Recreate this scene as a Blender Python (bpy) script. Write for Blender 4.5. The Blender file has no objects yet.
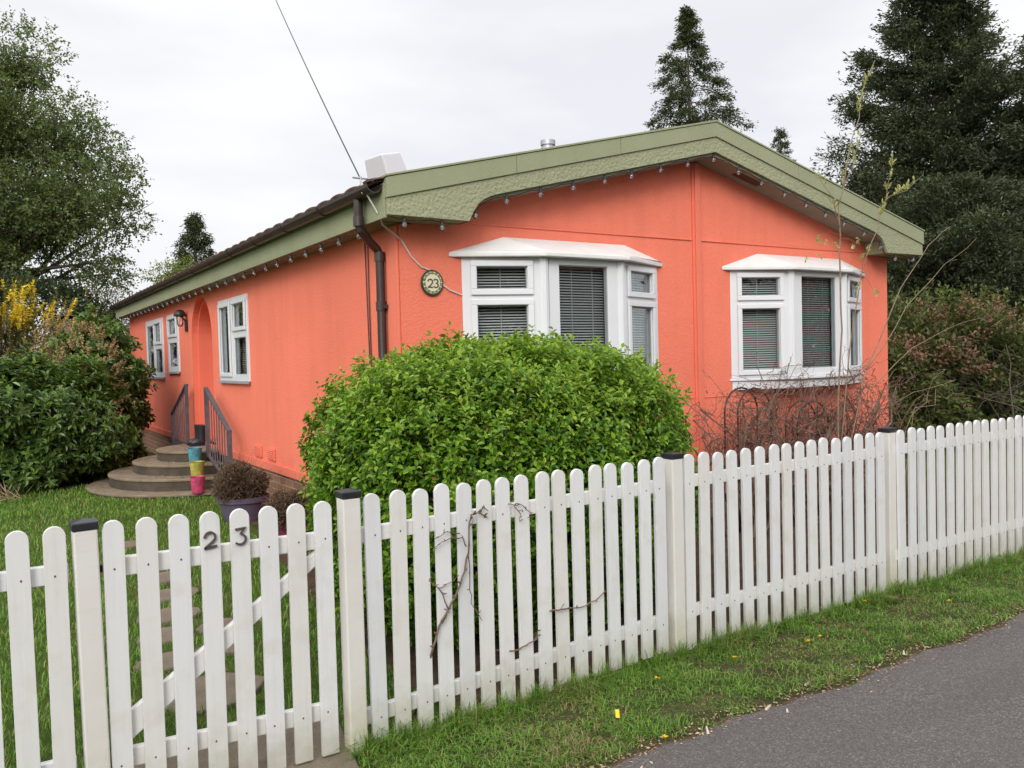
import bpy, bmesh, math, random
import numpy as np
from mathutils import Vector, Matrix
rng = np.random.default_rng(23)
random.seed(23)
S = bpy.context.scene
COL = S.collection
R = math.radians

# ------------------------------------------------------------------ camera
cam_data = bpy.data.cameras.new('camera')
cam = bpy.data.objects.new('camera', cam_data); COL.objects.link(cam)
_r = Vector((0.84048, -0.54119, -0.02659)); _u = Vector((0.03957, 0.01236, 0.99914)); _f = Vector((0.5404, 0.84081, -0.0318))
mw = Matrix((( _r.x, _u.x, -_f.x, -1.2437), (_r.y, _u.y, -_f.y, -3.1825), (_r.z, _u.z, -_f.z, 1.6), (0, 0, 0, 1)))
cam.matrix_world = mw
cam_data.sensor_width = 36; cam_data.lens = 834.25 / 1024 * 36
cam_data.clip_end = 2000; cam_data.clip_start = 0.05
S.camera = cam

# ------------------------------------------------------------------ sky and sun (bright overcast, soft light from behind-left of the viewer)
SUN_AZ = Vector((-0.66, -0.75))        # horizontal direction towards the sun
SUN_EL = R(28)
world = bpy.data.worlds.new('World'); S.world = world; world.use_nodes = True
nt = world.node_tree; nt.nodes.clear()
def wn(t, **kw):
    n = nt.nodes.new(t)
    for k, v in kw.items(): setattr(n, k, v)
    return n
out = wn('ShaderNodeOutputWorld'); bg = wn('ShaderNodeBackground'); bg.inputs['Strength'].default_value = 0.1
sky = wn('ShaderNodeTexSky', sky_type='NISHITA'); sky.sun_disc = False
sky.sun_elevation = SUN_EL; sky.sun_rotation = math.atan2(SUN_AZ.x, SUN_AZ.y)
tc = wn('ShaderNodeTexCoord'); sep = wn('ShaderNodeSeparateXYZ')
nt.links.new(tc.outputs['Generated'], sep.inputs[0])
# cloud layer: overcast sky, brighter overhead, slow grey patches
mp = wn('ShaderNodeMapping'); mp.inputs['Scale'].default_value = (1.0, 1.0, 3.2)
nt.links.new(tc.outputs['Generated'], mp.inputs['Vector'])
no = wn('ShaderNodeTexNoise'); no.inputs['Scale'].default_value = 2.1; no.inputs['Detail'].default_value = 5; no.inputs['Roughness'].default_value = 0.5
nt.links.new(mp.outputs[0], no.inputs['Vector'])
cr = wn('ShaderNodeValToRGB')
cr.color_ramp.elements[0].position = 0.36; cr.color_ramp.elements[0].color = (0.845, 0.85, 0.885, 1)
cr.color_ramp.elements[1].position = 0.58; cr.color_ramp.elements[1].color = (1.0, 1.0, 1.005, 1)
nt.links.new(no.outputs['Fac'], cr.inputs[0])
mr = wn('ShaderNodeMapRange'); mr.inputs['From Min'].default_value = 0.35; mr.inputs['From Max'].default_value = 1.0
mr.inputs['To Min'].default_value = 7.1; mr.inputs['To Max'].default_value = 12.0
nt.links.new(sep.outputs['Z'], mr.inputs['Value'])
mul = wn('ShaderNodeVectorMath', operation='SCALE')
# sky brightened behind the viewer, round the sun direction, added to light the walls
dt = wn('ShaderNodeVectorMath', operation='DOT_PRODUCT'); dt.inputs[1].default_value = Vector((SUN_AZ.x, SUN_AZ.y, 0.45)).normalized()
nt.links.new(tc.outputs['Generated'], dt.inputs[0])
gl = wn('ShaderNodeMapRange', interpolation_type='SMOOTHSTEP'); gl.inputs['From Min'].default_value = 0.15; gl.inputs['From Max'].default_value = 1.0
gl.inputs['To Min'].default_value = 1.0; gl.inputs['To Max'].default_value = 1.8
nt.links.new(dt.outputs['Value'], gl.inputs['Value'])
ml = wn('ShaderNodeMath', operation='MULTIPLY'); nt.links.new(mr.outputs[0], ml.inputs[0]); nt.links.new(gl.outputs[0], ml.inputs[1])
nt.links.new(cr.outputs[0], mul.inputs[0]); nt.links.new(ml.outputs[0], mul.inputs['Scale'])
mx = wn('ShaderNodeMix', data_type='RGBA'); mx.inputs[0].default_value = 0.93
nt.links.new(sky.outputs[0], mx.inputs[6]); nt.links.new(mul.outputs[0], mx.inputs[7])
nt.links.new(mx.outputs[2], bg.inputs['Color']); nt.links.new(bg.outputs[0], out.inputs['Surface'])

sd = bpy.data.lights.new('sun', 'SUN'); sd.energy = 1.1; sd.angle = R(22); sd.color = (1.0, 0.965, 0.92)
so = bpy.data.objects.new('sun', sd); COL.objects.link(so)
_d = Vector((SUN_AZ.x * math.cos(SUN_EL), SUN_AZ.y * math.cos(SUN_EL), math.sin(SUN_EL))).normalized()
so.rotation_euler = _d.to_track_quat('Z', 'Y').to_euler(); so.location = (-6, -9, 12)

S.view_settings.view_transform = 'Standard'; S.view_settings.look = 'None'
S.view_settings.exposure = 0.55; S.view_settings.gamma = 1.0; S.view_settings.use_curve_mapping = False
S.render.engine = 'CYCLES'
S.cycles.max_bounces = 8; S.cycles.transparent_max_bounces = 8; S.cycles.use_denoising = True

# ------------------------------------------------------------------ helpers: objects
def wloc(o):
    v = Vector((0, 0, 0))
    while o is not None:
        v += o.location; o = o.parent
    return v
def tag(o, label=None, cat=None, group=None, kind=None):
    if label: o['label'] = label
    if cat: o['category'] = cat
    if group: o['group'] = group
    if kind: o['kind'] = kind
    return o
def empty(name, loc, label=None, cat=None, group=None):
    o = bpy.data.objects.new(name, None); o.location = loc; o.empty_display_size = 0.1
    COL.objects.link(o); return tag(o, label, cat, group)
class MB:
    """collects shapes given in world coordinates"""
    def __init__(s): s.v = []; s.f = []; s.m = []; s.mi = 0
    def add(s, vs, fs):
        b = len(s.v); s.v += [tuple(map(float, q)) for q in vs]
        for f in fs: s.f.append([b + i for i in f]); s.m.append(s.mi)
        return s
    def box(s, x0, x1, y0, y1, z0, z1):
        return s.add([(x0,y0,z0),(x1,y0,z0),(x1,y1,z0),(x0,y1,z0),(x0,y0,z1),(x1,y0,z1),(x1,y1,z1),(x0,y1,z1)],
                     [(3,2,1,0),(4,5,6,7),(0,1,5,4),(1,2,6,5),(2,3,7,6),(3,0,4,7)])
    def hexa(s, a, b):
        return s.add(list(a) + list(b), [(3,2,1,0),(4,5,6,7),(0,1,5,4),(1,2,6,5),(2,3,7,6),(3,0,4,7)])
    def prism(s, poly, axis, a, b):
        n = len(poly)
        def mk(p, t):
            if axis == 'y': return (p[0], t, p[1])
            if axis == 'x': return (t, p[0], p[1])
            return (p[0], p[1], t)
        vs = [mk(p, a) for p in poly] + [mk(p, b) for p in poly]
        fs = [list(range(n)), list(range(2*n-1, n-1, -1))] + [[i, n+i, n+(i+1) % n, (i+1) % n] for i in range(n)]
        return s.add(vs, fs)
    def tube(s, pts, r, sides=8, cap=True):
        pts = [Vector(p) for p in pts]; n = len(pts)
        rs = r if isinstance(r, (list, tuple)) else [r]*n
        vs = []; up = Vector((0.13, 0.31, 0.94)).normalized()
        prev = None
        for i, p in enumerate(pts):
            t = (pts[min(i+1, n-1)] - pts[max(i-1, 0)])
            t = t.normalized() if t.length > 1e-9 else Vector((0,0,1))
            if prev is None:
                a = t.cross(up)
                if a.length < 1e-3: a = t.cross(Vector((1,0,0)))
            else:
                a = prev - t * prev.dot(t)
                if a.length < 1e-4: a = t.cross(up)
            a.normalize(); prev = a; b = t.cross(a)
            for k in range(sides):
                g = 2*math.pi*k/sides
                vs.append(p + (a*math.cos(g) + b*math.sin(g)) * rs[i])
        fs = []
        for i in range(n-1):
            for k in range(sides):
                k2 = (k+1) % sides
                fs.append((i*sides+k, i*sides+k2, (i+1)*sides+k2, (i+1)*sides+k))
        if cap:
            fs.append(tuple(range(sides-1, -1, -1))); fs.append(tuple((n-1)*sides+k for k in range(sides)))
        return s.add(vs, fs)
    def lathe(s, prof, c, n=24, a0=0.0, a1=2*math.pi):
        full = abs(a1-a0) > 6.28; m = n if full else n+1; vs = []; fs = []
        for (r, z) in prof:
            for k in range(m):
                g = a0 + (a1-a0)*k/n
                vs.append((c[0]+r*math.cos(g), c[1]+r*math.sin(g), c[2]+z))
        for i in range(len(prof)-1):
            for k in range(n):
                k2 = (k+1) % m if full else k+1
                fs.append((i*m+k, i*m+k2, (i+1)*m+k2, (i+1)*m+k))
        return s.add(vs, fs)
    def build(s, name, mats, parent=None, smooth=False, bevel=0, seg=2, recalc=True):
        if not isinstance(mats, (list, tuple)): mats = [mats]
        off = wloc(parent) if parent else Vector((0,0,0))
        base = Vector((0,0,0))
        if not parent:      # origin at the base of the thing
            a = np.array(s.v); base = Vector((float((a[:,0].min()+a[:,0].max())/2), float((a[:,1].min()+a[:,1].max())/2), float(a[:,2].min())))
            off = base
        me = bpy.data.meshes.new(name)
        me.from_pydata([(v[0]-off.x, v[1]-off.y, v[2]-off.z) for v in s.v], [], s.f)
        for m in mats: me.materials.append(m)
        if len(mats) > 1: me.polygons.foreach_set('material_index', s.m)
        if recalc:
            bm = bmesh.new(); bm.from_mesh(me); bmesh.ops.recalc_face_normals(bm, faces=bm.faces); bm.to_mesh(me); bm.free()
        if smooth:
            me.polygons.foreach_set('use_smooth', [True]*len(me.polygons))
        o = bpy.data.objects.new(name, me); COL.objects.link(o); o.location = base
        if parent: o.parent = parent
        if smooth == 'auto':
            try: me.set_sharp_from_angle(angle=R(38))
            except Exception: pass
        if bevel:
            b = o.modifiers.new('bevel', 'BEVEL'); b.width = bevel; b.segments = seg; b.limit_method = 'ANGLE'; b.angle_limit = R(40)
        me.update()
        return o
def np_obj(name, V, F, mats, parent=None, mi=None, smooth=False, loc=None):
    """mesh from numpy arrays, world coordinates"""
    if not isinstance(mats, (list, tuple)): mats = [mats]
    off = np.array(wloc(parent)) if parent else (np.array(loc) if loc is not None else np.zeros(3))
    me = bpy.data.meshes.new(name); V = np.asarray(V, dtype=float) - off
    me.from_pydata(V.tolist(), [], F.tolist())
    for m in mats: me.materials.append(m)
    if mi is not None: me.polygons.foreach_set('material_index', np.asarray(mi, dtype=np.int32))
    if smooth: me.polygons.foreach_set('use_smooth', np.ones(len(me.polygons), dtype=bool))
    o = bpy.data.objects.new(name, me); COL.objects.link(o)
    if parent: o.parent = parent
    elif loc is not None: o.location = loc
    me.update(); return o
def copy_tree(o, parent=None, dloc=None):
    c = o.copy(); COL.objects.link(c); c.parent = parent
    if dloc is not None: c.location = o.location + Vector(dloc)
    for ch in o.children: copy_tree(ch, c)
    return c

# ------------------------------------------------------------------ helpers: materials
class NT:
    def __init__(s, name):
        s.m = bpy.data.materials.new(name); s.m.use_nodes = True; s.t = s.m.node_tree
        s.b = s.t.nodes['Principled BSDF']; s.o = s.t.nodes['Material Output']
    def n(s, t, ins=None, **kw):
        x = s.t.nodes.new(t)
        for k, v in kw.items(): setattr(x, k, v)
        for k, v in (ins or {}).items():
            if isinstance(v, bpy.types.NodeSocket): s.t.links.new(v, x.inputs[k])
            else: x.inputs[k].default_value = v
        return x
    def set(s, **kw):
        for k, v in kw.items():
            k = k.replace('_', ' ')
            if isinstance(v, bpy.types.NodeSocket): s.t.links.new(v, s.b.inputs[k])
            else: s.b.inputs[k].default_value = v
    def coord(s, which='Object'): return s.n('ShaderNodeTexCoord').outputs[which]
    def noise(s, scale, detail=4, rough=0.55, vec=None):
        return s.n('ShaderNodeTexNoise', {'Scale': scale, 'Detail': detail, 'Roughness': rough, 'Vector': vec if vec is not None else s.coord()}).outputs['Fac']
    def ramp(s, fac, stops):
        r = s.n('ShaderNodeValToRGB', {0: fac}); e = r.color_ramp.elements
        while len(e) < len(stops): e.new(0.5)
        for i, (p, c) in enumerate(stops):
            e[i].position = p; e[i].color = (*c, 1) if len(c) == 3 else c
        return r.outputs[0]
    def mix(s, fac, a, b, blend='MIX'):
        x = s.n('ShaderNodeMix', data_type='RGBA', blend_type=blend)
        for i, v in ((0, fac), (6, a), (7, b)):
            if isinstance(v, bpy.types.NodeSocket): s.t.links.new(v, x.inputs[i])
            else: x.inputs[i].default_value = v if i == 0 else ((*v, 1) if len(v) == 3 else v)
        return x.outputs[2]
    def math(s, op, a, b=0.0):
        x = s.n('ShaderNodeMath', operation=op)
        for i, v in ((0, a), (1, b)):
            if isinstance(v, bpy.types.NodeSocket): s.t.links.new(v, x.inputs[i])
            else: x.inputs[i].default_value = v
        return x.outputs[0]
    def bump(s, h, strength=0.5, dist=0.01):
        x = s.n('ShaderNodeBump', {'Height': h, 'Strength': strength, 'Distance': dist}); s.t.links.new(x.outputs[0], s.b.inputs['Normal'])
    def rand(s): return s.n('ShaderNodeObjectInfo').outputs['Random']
    def island(s): return s.n('ShaderNodeNewGeometry').outputs['Random Per Island']
def simple(name, col, rough=0.5, var=0.12, scale=12, metallic=0.0, bump=0.0, bscale=60):
    k = NT(name); a = tuple(c*(1-var) for c in col); b = tuple(min(1, c*(1+var)) for c in col)
    k.set(Base_Color=k.ramp(k.noise(scale), [(0.3, a), (0.7, b)]), Roughness=rough, Metallic=metallic)
    if bump: k.bump(k.noise(bscale), bump, 0.004)
    return k.m
def leaf_mat(name, cols, rough=0.45, trans=0.3, patch=1.2, spec=0.4):
    """cols: list of leaf colours, one picked per leaf, with a slow patchiness over the plant"""
    k = NT(name)
    fac = k.math('ADD', k.math('MULTIPLY', k.island(), 0.75), k.math('MULTIPLY', k.noise(patch, 2), 0.5))
    fac = k.math('SUBTRACT', fac, 0.12)
    n = len(cols); col = k.ramp(fac, [(i/(n-1)*0.9+0.05, c) for i, c in enumerate(cols)])
    k.set(Base_Color=col, Roughness=rough, Specular_IOR_Level=spec)
    tr = k.n('ShaderNodeBsdfTranslucent', {'Color': k.mix(0.5, col, (0.25, 0.35, 0.05))})
    mx = k.n('ShaderNodeMixShader', {0: trans}); k.t.links.new(k.b.outputs[0], mx.inputs[1]); k.t.links.new(tr.outputs[0], mx.inputs[2])
    k.t.links.new(mx.outputs[0], k.o.inputs['Surface']); return k.m

M = {}
def stucco(name, col, scale, amt, soft=0.05, rough=0.8, streak=False):
    k = NT(name); v = k.coord()
    big = k.noise(0.9, 3, 0.6, v); c2 = tuple(c*0.93 for c in col); c3 = tuple(min(1, c*(1+soft)) for c in col)
    base = k.ramp(big, [(0.3, c2), (0.7, c3)])
    fine = k.ramp(k.noise(60, 4, 0.7, v), [(0.42, (0, 0, 0)), (0.68, (1, 1, 1))])
    base = k.mix(k.math('MULTIPLY', fine, 0.30), base, tuple(c*0.72 for c in col))
    if streak:
        sv = k.n('ShaderNodeMapping', {'Vector': v, 'Scale': (5.0, 5.0, 0.35)}).outputs[0]
        st = k.ramp(k.math('ADD', k.math('MULTIPLY', k.noise(1.0, 5, 0.65, sv), 0.7), k.math('MULTIPLY', k.noise(0.55, 3, 0.6, v), 0.3)), [(0.47, (0, 0, 0)), (0.68, (1, 1, 1))])
        base = k.mix(k.math('MULTIPLY', st, 0.22), base, tuple(c*0.60 for c in col))
        z = k.n('ShaderNodeSeparateXYZ', {0: k.n('ShaderNodeNewGeometry').outputs['Position']}).outputs['Z']
        sp = k.ramp(k.math('ADD', z, k.math('MULTIPLY', k.noise(3.0, 5, 0.7, v), 0.7)), [(0.75, (1, 1, 1)), (1.05, (0, 0, 0))])
        base = k.mix(k.math('MULTIPLY', sp, 0.35), base, tuple(c*0.55 for c in col))
    vor = k.n('ShaderNodeTexVoronoi', {'Scale': scale, 'Vector': v}, feature='SMOOTH_F1').outputs['Distance']
    h = k.math('ADD', k.math('MULTIPLY', k.math('SUBTRACT', 1.0, vor), 0.6), k.math('MULTIPLY', k.noise(scale*0.8, 4, 0.65, v), 0.8))
    k.set(Base_Color=base, Roughness=rough, Specular_IOR_Level=0.25); k.bump(h, amt, 0.012); return k.m
M['coral'] = stucco('coral_render', (0.87, 0.218, 0.136), 75, 0.42, streak=True)
M['coral_smooth'] = stucco('coral_paint', (0.85, 0.212, 0.132), 90, 0.12, rough=0.6, streak=True)
M['green_stucco'] = stucco('sage_render', (0.32, 0.33, 0.205), 46, 1.0, streak=True)
M['green'] = stucco('sage_board', (0.295, 0.31, 0.19), 70, 0.15, streak=True)
def white_wood():
    k = NT('white_painted_wood'); v = k.coord()
    st = k.n('ShaderNodeMapping', {'Vector': v, 'Scale': (60, 60, 2.5)}).outputs[0]
    grain = k.noise(1.0, 5, 0.6, st)
    off = k.n('ShaderNodeCombineXYZ', {'X': k.math('MULTIPLY', k.rand(), 20.0)}).outputs[0]
    vv = k.n('ShaderNodeVectorMath', {0: v, 1: off}, operation='ADD').outputs[0]
    blot = k.noise(7, 4, 0.6, vv)
    tint = k.ramp(k.rand(), [(0.0, (0.67, 0.655, 0.625)), (0.5, (0.70, 0.70, 0.695)), (1.0, (0.645, 0.65, 0.66))])
    col = k.mix(k.ramp(grain, [(0.5, (0, 0, 0)), (0.75, (0.35, 0.35, 0.35))]), tint, (0.56, 0.53, 0.48))
    col = k.mix(k.ramp(blot, [(0.55, (0, 0, 0)), (0.78, (0.5, 0.5, 0.5))]), col, (0.55, 0.49, 0.40))
    # green-grey splash dirt on the lowest part of the boards, ragged
    z = k.n('ShaderNodeSeparateXYZ', {0: k.n('ShaderNodeNewGeometry').outputs['Position']}).outputs['Z']
    d = k.math('ADD', z, k.math('MULTIPLY', k.noise(16, 4, 0.65, vv), 0.22))
    dirt = k.ramp(d, [(0.12, (0.75, 0.75, 0.75)), (0.34, (0, 0, 0))])
    col = k.mix(dirt, col, (0.36, 0.34, 0.24))
    chips = k.noise(26, 5, 0.75, vv); col = k.mix(k.ramp(chips, [(0.70, (0, 0, 0)), (0.735, (0.7, 0.7, 0.7))]), col, (0.40, 0.35, 0.27))
    alg = k.math('MULTIPLY', k.ramp(k.noise(3.0, 5, 0.7, vv), [(0.52, (0, 0, 0)), (0.72, (1, 1, 1))]), 0.30); col = k.mix(alg, col, (0.50, 0.51, 0.42))
    k.set(Base_Color=col, Roughness=0.55); k.bump(grain, 0.25, 0.004); return k.m
M['white_wood'] = white_wood()
def post_wood():
    k = NT('cream_post_wood'); v = k.coord()
    grain = k.noise(1.0, 5, 0.6, k.n('ShaderNodeMapping', {'Vector': v, 'Scale': (40, 40, 3)}).outputs[0])
    cross = k.noise(1.0, 4, 0.6, k.n('ShaderNodeMapping', {'Vector': v, 'Scale': (6, 6, 60)}).outputs[0])
    col = k.ramp(k.noise(5, 4), [(0.3, (0.67, 0.655, 0.625)), (0.7, (0.645, 0.61, 0.555))])
    col = k.mix(k.ramp(cross, [(0.58, (0, 0, 0)), (0.72, (0.4, 0.4, 0.4))]), col, (0.62, 0.56, 0.46))
    z = k.n('ShaderNodeSeparateXYZ', {0: k.n('ShaderNodeNewGeometry').outputs['Position']}).outputs['Z']
    d = k.math('ADD', z, k.math('MULTIPLY', k.noise(14, 4, 0.65), 0.3))
    col = k.mix(k.ramp(d, [(0.15, (0.8, 0.8, 0.8)), (0.45, (0, 0, 0))]), col, (0.44, 0.42, 0.26))
    k.set(Base_Color=col, Roughness=0.6); k.bump(k.math('ADD', grain, k.math('MULTIPLY', cross, 0.6)), 0.3, 0.004); return k.m
M['post'] = post_wood()
M['nail'] = simple('nail_metal', (0.12, 0.10, 0.09), 0.5, metallic=0.3)
M['pvc'] = simple('white_pvc', (0.72, 0.725, 0.74), 0.28, 0.02, 5)
M['pvc_grey'] = simple('grey_gasket', (0.30, 0.31, 0.33), 0.5, 0.05)
M['canopy'] = simple('weathered_canopy', (0.72, 0.71, 0.69), 0.5, 0.05, 9, bump=0.15, bscale=30)
M['blind'] = simple('blind_slat', (0.85, 0.85, 0.83), 0.45, 0.04, 4)
M['cord'] = simple('blind_cord', (0.7, 0.7, 0.68), 0.6)
M['brown_plastic'] = simple('brown_plastic', (0.045, 0.030, 0.027), 0.38, 0.25, 7)
M['black_metal'] = simple('black_metal', (0.022, 0.022, 0.024), 0.45, 0.2, 8)
M['black_cap'] = simple('black_cap', (0.02, 0.02, 0.025), 0.35, 0.2, 8)
M['rail_grey'] = simple('grey_iron', (0.095, 0.09, 0.10), 0.5, 0.25, 10)
M['grey_metal'] = simple('galvanised_metal', (0.42, 0.43, 0.45), 0.4, 0.12, 8, metallic=0.5)
M['dark_inside'] = simple('dark_interior', (0.05, 0.048, 0.045), 0.9)
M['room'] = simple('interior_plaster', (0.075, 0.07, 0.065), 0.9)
M['soffit'] = simple('soffit_board', (0.23, 0.215, 0.155), 0.8, 0.1, 6)
M['cable_black'] = simple('cable_black', (0.03, 0.03, 0.03), 0.6)
M['cable_white'] = simple('cable_white', (0.62, 0.60, 0.58), 0.6)
M['brownred'] = simple('door_paint', (0.72, 0.17, 0.10), 0.45, 0.05)
M['number'] = simple('number_iron', (0.085, 0.065, 0.055), 0.5, 0.2)
M['bark'] = simple('bark', (0.085, 0.065, 0.048), 0.9, 0.35, 9, bump=0.8, bscale=25)
M['twig'] = simple('twig_bark', (0.16, 0.105, 0.075), 0.8, 0.3, 14)
M['twig_red'] = simple('twig_reddish', (0.155, 0.092, 0.066), 0.75, 0.35, 9)
M['twig_pale'] = simple('twig_pale', (0.22, 0.16, 0.10), 0.75, 0.25, 12)
def glass():
    k = NT('window_glass'); k.set(Base_Color=(0.02, 0.022, 0.024, 1), Roughness=0.02)
    g = k.n('ShaderNodeBsdfGlossy', {'Color': (0.9, 0.93, 0.95, 1), 'Roughness': 0.015})
    t = k.n('ShaderNodeBsdfTransparent', {'Color': (0.86, 0.88, 0.88, 1)})
    fr = k.n('ShaderNodeFresnel', {'IOR': 1.52})
    f2 = k.math('ADD', k.math('MULTIPLY', fr.outputs[0], 0.45), 0.0)
    mx = k.n('ShaderNodeMixShader', {0: f2, 1: t.outputs[0], 2: g.outputs[0]})
    k.t.links.new(mx.outputs[0], k.o.inputs['Surface']); return k.m
M['glass'] = glass()
def bulb_glass():
    k = NT('bulb_glass')
    g = k.n('ShaderNodeBsdfGlossy', {'Color': (1, 1, 1, 1), 'Roughness': 0.03}); t = k.n('ShaderNodeBsdfTransparent', {'Color': (0.88, 0.87, 0.86, 1)})
    d = k.n('ShaderNodeBsdfDiffuse', {'Color': (0.75, 0.72, 0.7, 1)})
    m1 = k.n('ShaderNodeMixShader', {0: 0.10, 1: t.outputs[0], 2: d.outputs[0]})
    fr = k.n('ShaderNodeFresnel', {'IOR': 1.5})
    m2 = k.n('ShaderNodeMixShader', {0: k.math('MULTIPLY', fr.outputs[0], 1.2), 1: m1.outputs[0], 2: g.outputs[0]})
    k.t.links.new(m2.outputs[0], k.o.inputs['Surface']); return k.m
M['bulb'] = bulb_glass()
def brick():
    k = NT('plinth_brick'); v = k.coord(); s = k.n('ShaderNodeSeparateXYZ', {0: v})
    uv = k.n('ShaderNodeCombineXYZ', {'X': k.math('ADD', s.outputs['X'], s.outputs['Y']), 'Y': s.outputs['Z']}).outputs[0]
    b = k.n('ShaderNodeTexBrick', {'Vector': uv, 'Color1': (0.36, 0.17, 0.085, 1), 'Color2': (0.25, 0.11, 0.06, 1), 'Mortar': (0.42, 0.38, 0.30, 1), 'Scale': 1.0, 'Mortar Size': 0.006, 'Brick Width': 0.225, 'Row Height': 0.075})
    k.set(Base_Color=k.mix(k.math('MULTIPLY', k.noise(14), 0.5), b.outputs['Color'], (0.20, 0.12, 0.07)), Roughness=0.85)
    k.bump(k.math('SUBTRACT', k.noise(70), b.outputs['Fac']), 0.5, 0.008); return k.m
M['brick'] = brick()
def concrete(name, a, b, moss=(0.13, 0.14, 0.06), amt=0.4):
    k = NT(name); v = k.coord()
    col = k.ramp(k.noise(6, 6, 0.65, v), [(0.3, a), (0.7, b)])
    sp = k.noise(70, 3, 0.6, v); col = k.mix(k.ramp(sp, [(0.5, (0, 0, 0)), (0.75, (0.6, 0.6, 0.6))]), col, tuple(c*0.5 for c in a))
    col = k.mix(k.math('MULTIPLY', k.ramp(k.noise(3.5, 5, 0.7, v), [(0.45, (0, 0, 0)), (0.7, (1, 1, 1))]), amt), col, moss)
    k.set(Base_Color=col, Roughness=0.9); k.bump(k.noise(50, 5, 0.65, v), 0.5, 0.008); return k.m
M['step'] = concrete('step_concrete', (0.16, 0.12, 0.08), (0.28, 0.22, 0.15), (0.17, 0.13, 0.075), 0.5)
M['riser'] = concrete('riser_concrete', (0.05, 0.037, 0.026), (0.11, 0.082, 0.055), (0.04, 0.04, 0.022), 0.5)  # darker concrete tone for the vertical faces of the steps
M['stone'] = concrete('stepping_stone', (0.12, 0.092, 0.07), (0.22, 0.17, 0.125), (0.07, 0.085, 0.03), 0.35)
def asphalt():
    k = NT('asphalt'); v = k.coord()
    vor = k.n('ShaderNodeTexVoronoi', {'Scale': 165, 'Vector': v}); sp = vor.outputs['Color']; ds = vor.outputs['Distance']
    rnd = k.n('ShaderNodeSeparateColor', {0: sp}).outputs[0]
    col = k.ramp(rnd, [(0.0, (0.055, 0.048, 0.047)), (0.5, (0.10, 0.086, 0.082)), (0.87, (0.145, 0.127, 0.116)), (1.0, (0.25, 0.225, 0.195))])
    col = k.mix(k.math('MULTIPLY', k.ramp(k.noise(1.1, 5, 0.65, v), [(0.35, (0, 0, 0)), (0.7, (1, 1, 1))]), 0.5), col, (0.11, 0.095, 0.088))
    col = k.mix(k.ramp(k.noise(22, 4, 0.7, v), [(0.62, (0, 0, 0)), (0.8, (0.5, 0.5, 0.5))]), col, (0.17, 0.13, 0.09))
    lg = k.noise(1.0, 4, 0.6, k.n('ShaderNodeMapping', {'Vector': v, 'Scale': (0.35, 2.2, 1)}).outputs[0]); col = k.mix(k.math('MULTIPLY', k.ramp(lg, [(0.42, (0, 0, 0)), (0.62, (1, 1, 1))]), 0.35), col, (0.065, 0.058, 0.056))
    cv = k.n('ShaderNodeTexVoronoi', {'Scale': 0.9, 'Vector': k.n('ShaderNodeVectorMath', {0: v, 1: k.n('ShaderNodeTexNoise', {'Scale': 3.0, 'Detail': 5, 'Vector': v}).outputs['Color']}, operation='ADD').outputs[0]}, feature='DISTANCE_TO_EDGE').outputs['Distance']
    crk = k.math('MULTIPLY', k.ramp(cv, [(0.004, (1, 1, 1)), (0.010, (0, 0, 0))]), k.ramp(k.noise(0.9, 2, 0.5, v), [(0.52, (0, 0, 0)), (0.60, (1, 1, 1))])); col = k.mix(k.math('MULTIPLY', crk, 0.7), col, (0.03, 0.028, 0.026))
    k.set(Base_Color=col, Roughness=0.85); k.bump(k.math('ADD', k.math('MULTIPLY', ds, 0.8), k.noise(90, 3, 0.6, v)), 0.7, 0.006); return k.m
M['asphalt'] = asphalt()
def ground_mat(name, stops, scale=3.0):
    k = NT(name); v = k.coord(); f = k.math('ADD', k.math('MULTIPLY', k.noise(scale, 6, 0.65, v), 0.7), k.math('MULTIPLY', k.noise(60, 4, 0.7, v), 0.3))
    k.set(Base_Color=k.ramp(f, stops), Roughness=0.95, Specular_IOR_Level=0.1); k.bump(k.noise(45, 5, 0.7, v), 0.9, 0.02); return k.m
M['turf'] = ground_mat('turf', [(0.32, (0.03, 0.055, 0.012)), (0.5, (0.06, 0.10, 0.02)), (0.64, (0.10, 0.095, 0.04))])
M['soil'] = ground_mat('soil', [(0.35, (0.045, 0.03, 0.02)), (0.55, (0.095, 0.065, 0.042)), (0.68, (0.16, 0.115, 0.075))], 5)
M['edge'] = ground_mat('soil_edge', [(0.35, (0.06, 0.042, 0.028)), (0.52, (0.12, 0.085, 0.055)), (0.66, (0.22, 0.16, 0.10))], 11)

# ------------------------------------------------------------------ ground
def sheet(name, poly, z, mat):
    o = MB().add([(x, y, z) for x, y in poly], [list(range(len(poly)))]).build(name, mat, recalc=False); return tag(o, kind='structure')
g = MB().add([(-400, -400, 0), (400, -400, 0), (400, 400, 0), (-400, 400, 0)], [(0, 1, 2, 3)]).build('ground', M['turf'], recalc=False); tag(g, kind='structure')
def edge_y(x): return -0.685 + 0.045*math.sin(x*0.9+2.2) + 0.018*math.sin(x*5.1) + 0.012*math.sin(x*13.3+1) + 0.006*math.sin(x*31)
xs = np.arange(-14, 30, 0.04)
sheet('soil_edge', [(x, edge_y(x)+0.05+0.025*math.sin(x*7.7)+0.02*math.sin(x*19)) for x in xs] + [(30, -0.85), (-14, -0.85)], 0.004, M['edge'])
sheet('road', [(x, edge_y(x)) for x in xs] + [(200, -0.8), (200, -5.6), (-200, -5.6), (-200, -0.8)], 0.010, M['asphalt'])
sheet('verge', [(x, edge_y(x)+0.03) for x in xs] + [(30, 0.0), (-14, 0.0)], 0.0055, ground_mat('verge_earth', [(0.34, (0.028, 0.036, 0.012)), (0.48, (0.06, 0.058, 0.024)), (0.60, (0.10, 0.08, 0.042)), (0.72, (0.16, 0.125, 0.075))], 6))
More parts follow.
